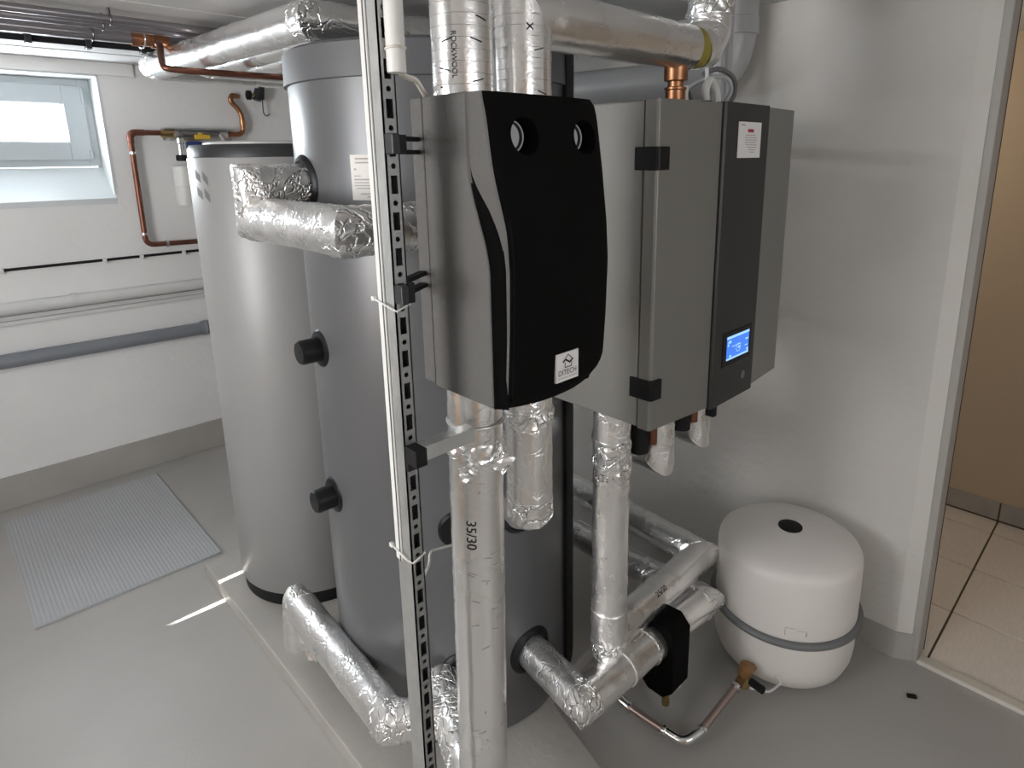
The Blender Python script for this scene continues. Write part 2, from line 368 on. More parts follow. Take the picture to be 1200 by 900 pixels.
MB().box((XL-0.095, y0+0.03, z0+0.03), (XL-0.091, y1-0.03, z1-0.03)).build('glass_pane', 'glass', w2)
W3 = (-0.25, 0.95, 1.08, 1.86)  # unseen window added behind the camera for light from the front
wf = MB(); wf.box((XL-0.2, YF-0.2, 0), (W3[0], YF, ZC)).box((W3[1], YF-0.2, 0), (3.4, YF, ZC)).box((W3[0], YF-0.2, 0), (W3[1], YF, W3[2])).box((W3[0], YF-0.2, W3[3]), (W3[1], YF, ZC))
struct(wf.build('wall_front', 'wall'))
w3 = struct(bpy.data.objects.new('window_3', None)); COL.objects.link(w3); w3.location = (0.35, YF-0.1, W3[2])
m = MB()
for a, c in (((W3[0], W3[2]), (W3[0]+0.04, W3[3])), ((W3[1]-0.04, W3[2]), (W3[1], W3[3])), ((W3[0]+0.04, W3[2]), (W3[1]-0.04, W3[2]+0.04)), ((W3[0]+0.04, W3[3]-0.04), (W3[1]-0.04, W3[3])), ((0.33, W3[2]+0.04), (0.37, W3[3]-0.04))):
    m.box((a[0], YF-0.12, a[1]), (c[0], YF-0.06, c[1]))
m.build('window_frame', 'win_white', w3)
MB().box((W3[0]+0.03, YF-0.095, W3[2]+0.03), (W3[1]-0.03, YF-0.091, W3[3]-0.03)).build('glass_pane', 'glass', w3)
# right wall: chamfered end beside the doorway
wr = MB().prism([(XR, YB), (XR, 0.413), (1.994, 0.372), (2.09, 0.372), (2.09, YB)], 0, ZC)
wr.prism([(XR, -0.55), (XR, YF), (2.09, YF), (2.09, -0.55)], 0, ZC); struct(wr.build('wall_right', 'wall_r'))
struct(MB().box((XL, YB-0.008, 0), (2.0, YB+0.01, 0.157)).build('baseboard_back', 'band', bevel=0.002))
struct(MB().prism([(XR-0.006, YB), (XR-0.006, 0.411), (1.990, 0.366), (2.0, 0.375), (1.98, 0.42), (1.98, YB)], 0, 0.092).build('baseboard_right', 'band'))
d1 = struct(bpy.data.objects.new('door_1', None)); COL.objects.link(d1); d1.location = (2.03, 0.36, 0)
MB().box((1.992, 0.352, 0), (2.075, 0.374, ZC)).build('door_frame', 'frame_grey', d1, bevel=0.003)
MB().box((1.992, -0.56, 0), (2.075, -0.54, ZC)).build('door_frame', 'frame_grey', d1, bevel=0.003)
MB().box((1.990, -0.54, -0.01), (2.028, 0.352, 0.012)).build('threshold', 'stone', d1, bevel=0.004)
MB().box((2.068, 0.351, 0), (2.074, 0.366, ZC)).build('door_seal', 'rubber', d1)
# corridor beyond
cf = struct(MB().box((1.995, YF-0.2, -0.15), (3.4, 1.6, -0.006)).build('floor_corridor', 'grout'))
tile_me = None
xs = [2.03, 2.33, 2.655, 2.98, 3.105]; ys = [-0.643, -0.318, 0.007, 0.332, 0.657, 0.982, 1.307]
for i in range(4):
    for j in range(6):
        g = 0.0035
        MB().box((xs[i]+g, ys[j]+g, -0.02), (xs[i+1]-g, ys[j+1]-g, 0)).build('floor_tile', 'tile', cf, bevel=0.0012, seg=1)
wc = struct(MB().box((3.11, YF-0.2, -0.1), (3.25, 1.6, ZC)).box((2.09, 1.32, -0.1), (3.11, 1.6, ZC)).build('wall_corridor', 'beige'))
bc = struct(MB().box((3.104, YF, -0.006), (3.112, 1.32, 0.084)).build('baseboard_corridor', 'grout'))
for j in range(6):
    MB().box((3.098, ys[j]+0.003, 0.008), (3.106, ys[j+1]-0.003, 0.086)).build('skirting_tile', 'skirt', bc, bevel=0.0012, seg=1)
lp = bpy.data.lights.new('corridor_lamp_light', 'POINT'); lp.energy = 4.5; lp.color = (1, 0.86, 0.68); lp.shadow_soft_size = 0.08
lo = bpy.data.objects.new('corridor_lamp_light', lp); COL.objects.link(lo); lo.location = (2.55, 0.95, 1.80)
# unseen wooden door added behind the camera to warm the foil reflections
d2 = struct(bpy.data.objects.new('door_2', None)); COL.objects.link(d2); d2.location = (0, YF, 0)
MB().box((-1.35, YF-0.01, 0), (-0.35, YF+0.045, 1.96)).build('door_leaf', 'wood', d2, bevel=0.004)
MB().cyl((-0.45, YF+0.04, 1.0), (-0.45, YF+0.09, 1.0), 0.012).cyl((-0.45, YF+0.085, 1.0), (-0.57, YF+0.085, 1.0), 0.010).build('door_handle', 'steel', d2, smooth=True)

warm_refl = thing('wooden_cabinet', (-1.42, 1.45, 0), 'low warm brown wooden cabinet against the left wall', 'cabinet')  # out-of-view warm block, added so the foil picks up an orange tint
MB().box((-1.70, 0.65, 0.0), (-1.18, 2.25, 0.86)).build('body', 'wood', warm_refl, bevel=0.004)
for y in (0.67, 1.46):
    dd = MB().box((-1.18, y, 0.06), (-1.16, y+0.77, 0.84)).build('door', 'wood', warm_refl, bevel=0.003)
    MB().cyl((-1.16, y+0.70 if y < 1 else y+0.07, 0.5), (-1.135, y+0.70 if y < 1 else y+0.07, 0.5), 0.012).build('knob', 'steel', dd, smooth=True)

# ================================================================== plinth, mat
tag(MB().prism([(0.572, 2.42), (1.40, 2.42), (1.40, 1.10), (1.06, 1.05), (1.0, 0.80), (0.97, 0.62), (0.572, 0.62)], 0, 0.05).build('concrete_plinth', 'plinth', bevel=0.004), 'low painted concrete plinth under the two storage tanks', 'plinth')
def ribbed_mat():
    m = MB(); x0, x1, y0, y1 = 0.062, 0.668, 2.52, 3.452; n = 46; rs = []
    for i in range(n):
        a = x0+(x1-x0)*i/n; dx = (x1-x0)/n
        for t, h in ((0, 0.0075), (0.15, 0.0085), (0.60, 0.0085), (0.75, 0.0075)):
            rs.append((a+dx*t, h))
    rs.append((x1, 0.004)); pts = rs+[(x1, 0.0005), (x0, 0.0005)]
    b = len(pts); m.v = [V((x, y0, z)) for x, z in pts]+[V((x, y1, z)) for x, z in pts]
    m.f = [(i, (i+1) % b, b+(i+1) % b, b+i) for i in range(b)]+[tuple(range(b)), tuple(range(2*b-1, b-1, -1))]
    return m
tag(ribbed_mat().build('floor_mat', 'mat'), 'grey ribbed rubber mat on the floor below the window', 'mat')

# ================================================================== tanks
def arc_quads(c, r, a0, a1, z0, z1, n, dr=0.0012):
    m = MB(); rs = []
    for i in range(n+1):
        a = a0+(a1-a0)*i/n; e = V((math.cos(a), math.sin(a), 0)); p = V((c[0], c[1], 0))
        rs.append([p+e*(r+dr)+V((0, 0, z0)), p+e*(r+dr)+V((0, 0, z1)), p+e*(r-0.001)+V((0, 0, z1)), p+e*(r-0.001)+V((0, 0, z0))])
    return m.rings(rs)
# small light tank
C1, R1 = (0.905, 2.125), 0.276
t = thing('storage_tank', (*C1, 0.05), 'slim light grey cylindrical tank with charcoal lid on the plinth', 'tank')
MB().lathe([(R1-0.012, 0.05), (R1-0.008, 0.052), (R1-0.005, 0.104), (R1-0.02, 0.106)], (*C1, 0), n=72).build('base_ring', 'rubber', t, smooth=True)
MB().lathe([(R1-0.03, 0.100), (R1-0.002, 0.101), (R1, 0.104), (R1, 1.558), (R1-0.002, 1.562), (R1-0.03, 1.563)], (*C1, 0), n=96).build('shell', 'tank_small', t, smooth=True)
MB().lathe([(R1-0.01, 1.555), (R1-0.003, 1.563), (R1-0.004, 1.588), (R1-0.012, 1.600), (R1-0.02, 1.597), (R1-0.03, 1.585), (0.0, 1.585)], (*C1, 0), n=96).build('lid', 'char', t, smooth=True)
MB().lathe([(R1-0.05, 1.585), (R1-0.05, 1.606), (R1-0.06, 1.610), (0, 1.611)], (*C1, 0), n=72).build('lid_disc', 'white_pl', t, smooth=True)
def logo_diamonds():
    m = MB(); a0 = math.radians(192)
    for (da, dz, sgn) in ((-0.045, 0.022, -1), (0.045, 0.022, 1), (-0.045, -0.028, -1), (0.045, -0.028, 1)):
        pts = [(-0.030, 0.030), (-0.002, 0.014), (-0.002, -0.010), (-0.030, 0.004)] if sgn < 0 else [(0.004, 0.026), (0.026, 0.006), (0.026, -0.018), (0.004, 0.0)]
        q = []
        for (x, z) in pts:
            a = a0+(x+(0.004 if sgn > 0 else -0.004))/R1; q.append((C1[0]+math.cos(a)*(R1+0.0008), C1[1]+math.sin(a)*(R1+0.0008), 1.476+dz+z))
        m.quad(*q)
    return m
logo_diamonds().build('printed_logo', 'logo_grey', t)

# big tank
C2, R2 = (1.005, 1.39), 0.35
t = thing('buffer_tank', (*C2, 0.05), 'large silver grey buffer tank with overhanging grey lid behind the rail', 'tank')
MB().lathe([(R2-0.02, 0.052), (R2, 0.055), (R2, 1.72), (R2-0.01, 1.724)], (*C2, 0), n=128).build('shell', 'tank_big', t, smooth=True)
MB().lathe([(R2-0.004, 1.716), (R2+0.008, 1.718), (R2+0.006, 1.786), (R2-0.004, 1.794), (R2-0.02, 1.796), (0, 1.797)], (*C2, 0), n=128).build('lid', 'tank_cap', t, smooth=True)
aR = math.radians(42.6); ac = math.atan2(-0.20, 0.28)
arc_quads(C2, R2, math.radians(-66), math.radians(-44), 0.06, 1.80, 8, 0.010).build('closing_strip', 'rubber', t)
def rosette(p, d, ro, ri, parent, mat='black', th=0.012):
    d = V(d).normalized()
    return MB().lathe([(ri*0.6, -0.03), (ro, -0.022), (ro, 0.002), (ro-0.006, th-0.003), (ri+0.004, th), (ri, th-0.002), (ri*0.6, th-0.002)], p, d, n=40).build('rosette', mat, parent, smooth=True)
for z in (1.101, 0.705):
    ro = rosette((0.662, 1.425, z), (-1, 0.02, 0), 0.050, 0.028, t)
    MB().lathe([(0.024, 0.0), (0.030, 0.002), (0.030, 0.052), (0.026, 0.058), (0.0, 0.059)], (0.66, 1.425, z), (-1, 0.02, 0), n=36).build('plug', 'black', ro, smooth=True)
rosette((0.660, 1.425, 1.497), (-1, 0.02, 0), 0.068, 0.05, t)
d45 = V((-0.56, -0.83, 0)).normalized()
p45 = V((*C2, 0))+d45*R2
ro = rosette(p45+V((0, 0, 0.681)), d45, 0.050, 0.020, t)
MB().cyl(p45+V((0, 0, 0.681)), p45+V((0, 0, 0.681))+d45*0.018, 0.015).build('sensor_sleeve', 'copper', ro, smooth=True)
rosette(p45+V((0, 0, 0.268)), d45, 0.065, 0.05, t)
rosette((0.965, 1.045, 0.688), (-0.1, -1, 0), 0.062, 0.05, t)
rosette((0.985, 1.043, 0.262), (-0.05, -1, 0), 0.066, 0.05, t)
# label on the big tank
aL0, aL1 = math.atan2(1.317-1.39, 0.672-1.005), math.atan2(1.225-1.39, 0.70-1.005)
lab = arc_quads(C2, R2, math.radians(203.0), math.radians(215.5), 1.466, 1.561, 8, 0.0014).build('paper_label', 'paper_w', t)
for k, (a0, a1, z, h) in enumerate(((199.0, 207, 1.549, 0.0035), (199, 205, 1.541, 0.003), (198.3, 199.3, 1.527, 0.004), (198.3, 201, 1.514, 0.002), (198.2, 207.5, 1.506, 0.003), (198.2, 204, 1.500, 0.002), (198.2, 205.5, 1.494, 0.002), (199, 207, 1.488, 0.002), (200.5, 207.5, 1.476, 0.0025), (203, 207, 1.470, 0.0025))):
    arc_quads(C2, R2, math.radians(a0+6), math.radians(a1+6), z+0.002, z+0.002+h, 5, 0.0019).build('printed_line', 'ink_soft', lab)

# ================================================================== foil insulated pipes round the big tank
RP = 0.0465
root, secs = foil_run('insulated_pipe', [(0.650, 1.425, 1.497), (0.545, 1.42, 1.497), (0.545, 1.42, 1.425), (0.548, 1.04, 1.425), (0.80, 1.03, 1.425)], RP,
    'foil wrapped pipe leaving the big tank near its lid and bending towards the rail', mats=['foil_c', 'foil_c', 'foil_m', 'foil_c'], crum=[0.007, 0.010, 0.002, 0.006], wr=0.002)
R45 = p45+V((0, 0, 0.268))
root, secs = foil_run('insulated_pipe', [(0.752, 1.128, 0.266), (0.622, 0.80, 0.255), (0.628, 0.79, 1.205)], RP+0.001, 'tall foil wrapped pipe with 35/30 print below the black pump station', mats=['foil_c', 'foil'], crum=[0.006, 0.0], wr=0.0008)
e_txt = V((-0.90, -0.44, 0))
wrap_text('35/30', 0.025, ((0.622, 0.80, 0.255), (0.628, 0.79, 1.205), RP+0.001, 0.0008), (0, 0, -1), V((-0.89, -0.455, 0)), 0.950, 'ink', root)
for k in range(26):      # printed dashes along the front of the pipe
    a = random.uniform(200, 300); z = random.uniform(0.45, 1.15)
    wrap_text(random.choice('/\\-'), 0.02, ((0.622, 0.80, 0.255), (0.628, 0.79, 1.205), RP+0.001, 0.0008), (0, 0, -1), V((math.cos(math.radians(a)), math.sin(math.radians(a)), 0)), z, 'ink_soft', root, name='printed_mark')
# torn foil flaps around the joint under the pump station
m = MB()
m.mitre((0.628, 0.79, 1.055), (0.628, 0.79, 1.085), RP+0.003, crum=0.012, step=0.004, n=60)
m.build('torn_tape', 'foil_c', root, smooth=True, ang=40)
def flap(c, u, v, s):
    m = MB(); n = 5; rs = []
    for i in range(n+1):
        rs.append([V(c)+V(u)*(i/n-0.5)*s+V(v)*(j/n-0.5)*s+V(u).cross(V(v))*(0.012*noise.noise(V((i*1.3, j*1.7, s*90))))for j in range(n+1)])
    b = 0
    for r in rs: m.v += r
    for i in range(n):
        for j in range(n): m.f.append((i*(n+1)+j, (i+1)*(n+1)+j, (i+1)*(n+1)+j+1, i*(n+1)+j+1))
    return m
fl = flap((0.585, 0.758, 1.045), (0.75, -0.5, 0.4), (0.3, 0.1, -0.95), 0.036).build('foil_flap', 'foil_c', root)
fl.modifiers.new('thick', 'SOLIDIFY').thickness = 0.0012
fl = flap((0.632, 0.735, 1.055), (0.75, -0.4, -0.5), (0.4, -0.4, 0.8), 0.038).build('foil_flap', 'foil_c', root)
fl.modifiers.new('thick', 'SOLIDIFY').thickness = 0.0012
# low pipe along the plinth
root, secs = foil_run('insulated_pipe', [(0.735, 1.015, 0.262), (0.605, 1.125, 0.252), (0.628, 1.67, 0.252), (0.630, 1.70, 0.11)], RP,
    'crumpled foil wrapped pipe lying low along the left side of the big tank', mats=['foil_c', 'foil_m', 'foil_m'], crum=[0.006, 0.0015, 0.005], wr=0.0016)
fl = flap((0.605, 1.60, 0.17), (0.1, -0.98, 0.1), (0.1, -0.15, -0.98), 0.085).build('foil_flap', 'foil_m', root)
fl.modifiers.new('thick', 'SOLIDIFY').thickness = 0.0012
# second pump pipe, bending back into the tank
root, secs = foil_run('insulated_pipe', [(0.752, 0.79, 1.205), (0.752, 0.79, 0.90), (0.960, 1.045, 0.688)], RP-0.002, 'short foil wrapped pipe under the pump station bending back into the tank', mats=['foil_m', 'foil_m'], crum=[0.002, 0.002], wr=0.0014)
MB().mitre((0.752, 0.79, 1.075), (0.752, 0.79, 1.10), RP+0.001, crum=0.008, step=0.004, n=56).build('torn_tape', 'foil_c', root, smooth=True, ang=40)
# above the pump station
root, secs = foil_run('insulated_pipe', [(0.628, 0.79, 1.63), (0.628, 0.79, 2.0)], RP, 'upright foil wrapped pipe with ROCKWOOL lettering on top of the pump station', wr=0.0007, tape=False)
wrap_text('ROCKWOOL', 0.0108, ((0.628, 0.79, 1.63), (0.628, 0.79, 2.0), RP, 0.0007), (0, 0, -1), V((-0.85, -0.53, 0)), 1.728, 'ink', root)
for (ch, a, z) in (('/', 246, 1.72), ('/', 258, 1.75), ('\\', 248, 1.665), ('/', 186, 1.68), ('\\', 192, 1.72), ('.', 186, 1.655)):
    wrap_text(ch, 0.026, ((0.628, 0.79, 1.63), (0.628, 0.79, 2.0), RP, 0.0007), (0, 0, -1), V((math.cos(math.radians(a)), math.sin(math.radians(a)), 0)), z, 'ink', root, name='printed_mark')
m = MB()
for k in range(22): m.torus((0.628, 0.79, 1.64+k*0.016), (0, 0, 1), RP+0.0002, 0.0004, n=40, m=4)
o = m.build('foil_ribbing', 'foil', root, smooth=True); o['kind'] = 'stuff'
root, secs = foil_run('insulated_pipe', [(0.752, 0.79, 1.63), (0.752, 0.79, 1.773), (1.232, 0.79, 1.775)], RP, 'foil wrapped pipe rising from the pump station and turning towards the heat pump', wr=0.0009, tape=False)
for (ch, a, z) in (('x', 235, 1.755), ('\\', 250, 1.72), ('/', 258, 1.655)):
    wrap_text(ch, 0.024, ((0.752, 0.79, 1.63), (0.752, 0.79, 1.773), RP, 0.0009), (0, 0, -1), V((math.cos(math.radians(a)), math.sin(math.radians(a)), 0)), z, 'ink', root, name='printed_mark')
m = MB()
for k in range(9): m.torus((0.752, 0.79, 1.64+k*0.016), (0, 0, 1), RP+0.0002, 0.0004, n=40, m=4)
o = m.build('foil_ribbing', 'foil', root, smooth=True); o['kind'] = 'stuff'
MB().mitre((1.2325, 0.79, 1.775), (1.264, 0.79, 1.777), RP-0.004, n=48, step=0.003, wr=0.004).build('wool_end', 'wool', root, smooth=True)
# copper drop into the heat pump
cp = thing('copper_drop_pipe', (1.196, 0.79, 1.66), 'copper pipe and fitting rising from the top of the heat pump', 'pipe')
MB().cyl((1.20, 0.79, 1.66), (1.20, 0.79, 1.76), 0.016).build('pipe', 'copper', cp, smooth=True)
MB().lathe([(0.016, 0.0), (0.0235, 0.001), (0.0235, 0.004), (0.0215, 0.006), (0.0215, 0.026), (0.0235, 0.028), (0.0235, 0.032), (0.017, 0.034), (0.017, 0.044), (0.025, 0.046), (0.026, 0.092), (0.028, 0.105), (0.02, 0.108)], (1.20, 0.79, 1.66), n=32).build('fitting', 'copper_m', cp, smooth=True)
root, secs = foil_run('insulated_pipe', [(1.264, 0.79, 1.777), (1.30, 0.79, 1.785), (1.325, 0.79, 1.82), (1.325, 0.79, 2.0)], RP-0.001, 'crinkled foil wrapped pipe going up to the ceiling above the heat pump', mats=['foil_m', 'foil_m', 'foil_m'], crum=[0.002, 0.003, 0.004], wr=0.002, tape=False)
MB().mitre((1.325, 0.79, 1.85), (1.325, 0.79, 1.99), RP+0.002, crum=0.012, step=0.005, n=60).build('crumpled_tape', 'foil_c', root, smooth=True, ang=45)

# pipes below the heat pump
root, secs = foil_run('insulated_pipe', [(1.098, 0.865, 0.975), (1.100, 0.867, 0.34), (1.565, 0.875, 0.345), (1.60, 1.75, 0.355)], 0.045, 'foil wrapped pipe from the heat pump down to floor level and along the wall', mats=['foil_m', 'foil', 'foil_m'], crum=[0.003, 0, 0.003], wr=0.0015, tape=False)
MB().mitre((1.098, 0.865, 0.36), (1.098, 0.865, 0.43), 0.0465, crum=0.004, step=0.005, n=56).build('foil_tape', 'foil_m', root, smooth=True, ang=45)
MB().mitre((1.100, 0.8665, 0.305), (1.100, 0.8665, 0.34), 0.047, crum=0.010, step=0.004, n=56).build('foil_tape', 'foil_c', root, smooth=True, ang=45)
MB().mitre((1.098, 0.865, 0.80), (1.098, 0.865, 0.90), 0.046, crum=0.009, step=0.005, n=56).build('crumpled_tape', 'foil_c', root, smooth=True, ang=45)
wrap_text('25/30', 0.021, ((1.100, 0.867, 0.34), (1.565, 0.875, 0.345), 0.045, 0.0015), (1, 0, 0), V((0, -0.75, 0.66)), 1.275, 'ink', root, flip=-1)
root, secs = foil_run('insulated_pipe', [(0.985, 1.040, 0.262), (0.948, 0.822, 0.275), (1.485, 0.815, 0.255), (1.50, 1.75, 0.235)], 0.045, 'foil wrapped pipe from the lower tank port through the black valve block', mats=['foil_m', 'foil', 'foil_m'], crum=[0.001, 0, 0.001], wr=0.0012)
MB().torus((1.10, 0.8195, 0.270), (1, 0, 0), 0.0455, 0.0022).build('wire_tie', 'white_pl', root, smooth=True)
MB().torus((1.205, 0.818, 0.266), (1, 0, 0), 0.044, 0.0035).build('foil_cuff', 'foil_c', root, smooth=True)
for i, (x, lab_) in enumerate(((1.262, 'short foil wrapped pipe stub under the heat pump, nearest the tall pipe'), (1.452, 'short foil wrapped pipe stub under the heat pump, nearest the display'))):
    root, secs = foil_run('insulated_pipe', [(x, 0.85, 0.974), (x+0.004, 0.85, 0.80), (x+0.03, 1.05, 0.79)], 0.044 if i == 0 else 0.036, lab_, 'pipe stubs under the heat pump', mats=['foil_m', 'foil_m'], crum=[0.005, 0.004], wr=0.002, tape=False)
    MB().cyl((x-0.062, 0.86, 0.975), (x-0.062, 0.86, 0.83), 0.026).build('rubber_hose', 'rubber', root, smooth=True)
    MB().cyl((x-0.040, 0.835, 0.975), (x-0.040, 0.835, 0.85), 0.012).build('copper_pipe', 'copper_d', root, smooth=True)
# valve block with drain
vb = thing('valve_block', (1.285, 0.80, 0.02), 'black foam valve block clipped over the low foil pipe', 'valve')
m = MB(); prof = [(0.756, 0.19), (0.756, 0.135), (0.785, 0.105), (0.835, 0.105), (0.865, 0.135), (0.865, 0.30), (0.84, 0.330), (0.785, 0.335), (0.756, 0.305)]
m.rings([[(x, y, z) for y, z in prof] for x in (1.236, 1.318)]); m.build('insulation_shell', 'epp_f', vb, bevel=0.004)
MB().cyl((1.278, 0.80, 0.106), (1.278, 0.80, 0.045), 0.008).cyl((1.278, 0.80, 0.065), (1.278, 0.80, 0.045), 0.011).build('drain_cock', 'brass', vb, smooth=True)
MB().cyl((1.278, 0.80, 0.080), (1.325, 0.785, 0.085), 0.006).build('lever', 'steel', vb, smooth=True)
# small press pipe to the vessel
sp = thing('press_pipe', (1.20, 0.92, 0.03), 'thin steel pipe with press elbow running over the floor to the white vessel', 'pipe')
MB().tube([(1.195, 0.96, 0.10), (1.198, 0.92, 0.045), (1.205, 0.85, 0.036), (1.214, 0.72, 0.036), (1.25, 0.685, 0.040), (1.44, 0.668, 0.088)], 0.0105, fillet=0.03).build('tube', 'tube_br', sp, smooth=True)
MB().tube([(1.2115, 0.755, 0.036), (1.215, 0.70, 0.036), (1.275, 0.682, 0.046)], 0.0135, fillet=0.04).build('press_elbow', 'chrome', sp, smooth=True)
MB().tube([(1.196, 0.95, 0.085), (1.199, 0.915, 0.045), (1.204, 0.865, 0.036)], 0.0135, fillet=0.03).build('press_elbow', 'chrome', sp, smooth=True)
for a, d in (((1.2112, 0.757, 0.036), (0.05, -1, 0)), ((1.277, 0.6815, 0.0465), (1, -0.1, 0.22)), ((1.204, 0.868, 0.036), (0.05, -1, 0)), ((1.43, 0.669, 0.085), (1, -0.1, 0.25))):
    MB().lathe([(0.0125, -0.006), (0.0165, -0.004), (0.0165, 0.004), (0.0125, 0.006)], a, d, n=24).build('press_collar', 'chrome', sp, smooth=True)
vv = thing('vessel_valve', (1.47, 0.66, 0.06), 'brass cap valve joining the thin floor pipe to the white vessel', 'valve')
MB().cyl((1.44, 0.668, 0.088), (1.60, 0.664, 0.10), 0.013).cyl((1.475, 0.668, 0.06), (1.475, 0.668, 0.105), 0.016).build('body', 'brass', vv, smooth=True)
MB().lathe([(0.008, 0), (0.02, 0.002), (0.021, 0.03), (0.012, 0.034), (0, 0.035)], (1.475, 0.668, 0.10), (0.05, -0.25, 1), n=24).build('cap', 'amber', vv, smooth=True)
MB().cyl((1.462, 0.64, 0.10), (1.450, 0.60, 0.108), 0.011).build('black_cap', 'rubber', vv, smooth=True)
MB().tube([(1.48, 0.65, 0.06), (1.51, 0.605, 0.055), (1.54, 0.585, 0.08), (1.53, 0.60, 0.10)], 0.003, n=8, fillet=0.01).build('chain', 'white_pl', vv, smooth=True)

# ================================================================== expansion vessel
ve = thing('expansion_vessel', (1.724, 0.672, 0.02), 'white rounded expansion vessel with grey ring in the corner by the doorway', 'vessel')
rv = 0.205
prof = [(0.0, 0.018), (0.12, 0.020), (0.160, 0.031), (0.188, 0.056), (0.201, 0.090), (rv, 0.125), (rv, 0.215), (rv, 0.395), (rv-0.002, 0.408), (rv-0.008, 0.420), (rv-0.02, 0.430), (0.15, 0.443), (0.10, 0.452), (0.05, 0.4575), (0.0, 0.459)]
MB().lathe(prof, (1.724, 0.672, 0), n=96).build('body', 'vessel', ve, smooth=True, ang=60)
MB().torus((1.724, 0.672, 0.216), (0, 0, 1), rv+0.005, 0.0115, n=96).build('ring', 'ring', ve, smooth=True)
MB().lathe([(0.034, -0.004), (0.0345, 0.002), (0.030, 0.0035), (0, 0.004)], (1.724, 0.672, 0.459), n=40).build('valve_cap', 'rubber', ve, smooth=True)
for k in range(3):
    a = 0.6+k*2.094
    MB().cyl((1.724+0.13*math.cos(a), 0.672+0.13*math.sin(a), 0.0), (1.724+0.13*math.cos(a), 0.672+0.13*math.sin(a), 0.075), 0.012).build('foot', 'ring', ve, smooth=True)
lb = arc_quads((1.724, 0.672), rv, math.radians(203), math.radians(222), 0.238, 0.272, 8, 0.0006).build('paper_label', 'vessel', ve)
for (a0, a1, z, h) in ((204, 212, 0.266, 0.0012), (204, 204.5, 0.242, 0.024), (213, 220, 0.260, 0.0012), (219.5, 220.5, 0.244, 0.014)):
    arc_quads((1.724, 0.672), rv, math.radians(a0), math.radians(a1), z, z+h, 4, 0.0009).build('printed_line', 'ink_soft', lb)

# ================================================================== slotted mounting rail
rl = thing('mounting_rail', (0.470, 0.79, 0), 'upright galvanised slotted rail standing left of the black pump station', 'rail')
rx0, rx1, ry0, ry1 = 0.466, 0.4885, 0.760, 0.800
def ang_pt(a, hx, hz):
    c, s = math.cos(a), math.sin(a); t = min(hx/abs(c) if abs(c) > 1e-9 else 1e9, hz/abs(s) if abs(s) > 1e-9 else 1e9); return c*t, s*t
def hole_cell(m, cx, cz, hx, hz, inner, y0, y1):
    ca = [math.atan2(hz, hx), math.atan2(inner[1], inner[0])] if inner[2] else [math.atan2(hz, hx)]
    A = set()
    for i in range(12): A.add(round(2*math.pi*i/12, 5))
    for q in ca:
        for k in (q, math.pi-q, math.pi+q, 2*math.pi-q): A.add(round(k, 5))
    A = sorted(A); n = len(A); out = []; inn = []
    for a in A:
        x, z = ang_pt(a, hx, hz); out.append((cx+x, cz+z))
        if inner[2]: x, z = ang_pt(a, inner[0], inner[1])
        else: x, z = inner[0]*math.cos(a), inner[0]*math.sin(a)
        inn.append((cx+x, cz+z))
    b = len(m.v)
    for y in (y0, y1): m.v += [V((x, y, z)) for x, z in out]+[V((x, y, z)) for x, z in inn]
    for i in range(n):
        j = (i+1) % n
        m.f += [(b+i, b+j, b+n+j, b+n+i), (b+2*n+i, b+3*n+i, b+3*n+j, b+2*n+j), (b+n+i, b+n+j, b+3*n+j, b+3*n+i)]
web = MB(); cx = (rx0+rx1)/2; th = 0.0022; hx = 0.0068
for k in range(40):
    z = k*0.05
    hole_cell(web, cx, z+0.0165, hx, 0.0165, (0.0052, 0.0125, True), ry0, ry0+th)
    hole_cell(web, cx, z+0.0415, hx, 0.0085, (0.0038, 0, False), ry0, ry0+th)
web.box((rx0, ry0, 0), (cx-hx, ry0+th, ZC)).box((cx+hx, ry0, 0), (rx1, ry0+th, ZC))
web.build('slotted_web', 'steel_w', rl)
MB().box((rx0, ry0, 0), (rx0+th, ry1, ZC)).build('flange', 'steel', rl)
MB().box((rx1-th, ry0, 0), (rx1, ry1, ZC)).build('flange', 'steel', rl)
MB().box((rx0+th, ry1-th, 0), (rx0+0.009, ry1, ZC)).build('lip', 'steel', rl)
MB().box((rx1-0.009, ry1-th, 0), (rx1-th, ry1, ZC)).build('lip', 'steel', rl)
MB().box((rx0+th, ry0+0.02, 0), (rx1-th, ry0+0.022, ZC)).build('lining', 'rubber', rl)  # dark sheet standing in for the shade inside the slotted channel
ct = thing('cable_trunking', (0.464, 0.79, 0.925), 'narrow white cable trunking tied along the outer edge of the rail', 'trunking')
MB().box((0.4625, 0.784, 0.925), (0.4659, 0.8005, ZC)).build('channel', 'white_pl', ct, bevel=0.0015)
MB().box((0.4620, 0.7855, 0.925), (0.4626, 0.7885, ZC)).build('groove', 'steel_d', ct)
def zip_tie(z, lab_, slope=0.012):
    zt = thing('cable_tie', (0.460, 0.80, z), lab_, 'cable tie', 'cable ties on the rail')
    P = [(0.4605, 0.808, z), (0.4605, 0.764, z-slope*0.6), (0.466, 0.7575, z-slope), (0.489, 0.7575, z-slope*0.4), (0.4905, 0.80, z)]
    MB().tube(P, 0.0016, n=8).build('strap', 'white_pl', zt, smooth=True)
    MB().box((0.4575, 0.804, z-0.003), (0.4635, 0.812, z+0.004)).build('lock_head', 'white_pl', zt, bevel=0.001)
zip_tie(0.945, 'white cable tie around the rail at the lower end of the trunking')
zip_tie(1.352, 'white cable tie around the rail below the second bracket from the top')
cd_ = thing('conduit_tube', (0.492, 0.752, 1.66), 'white plastic conduit hanging down in front of the rail with a cable', 'conduit')
MB().lathe([(0.0105, 0.0), (0.0125, 0.0005), (0.0125, 0.34), (0.0105, 0.34)], (0.482, 0.745, 1.66), n=28).build('tube', 'white_pl', cd_, smooth=True)
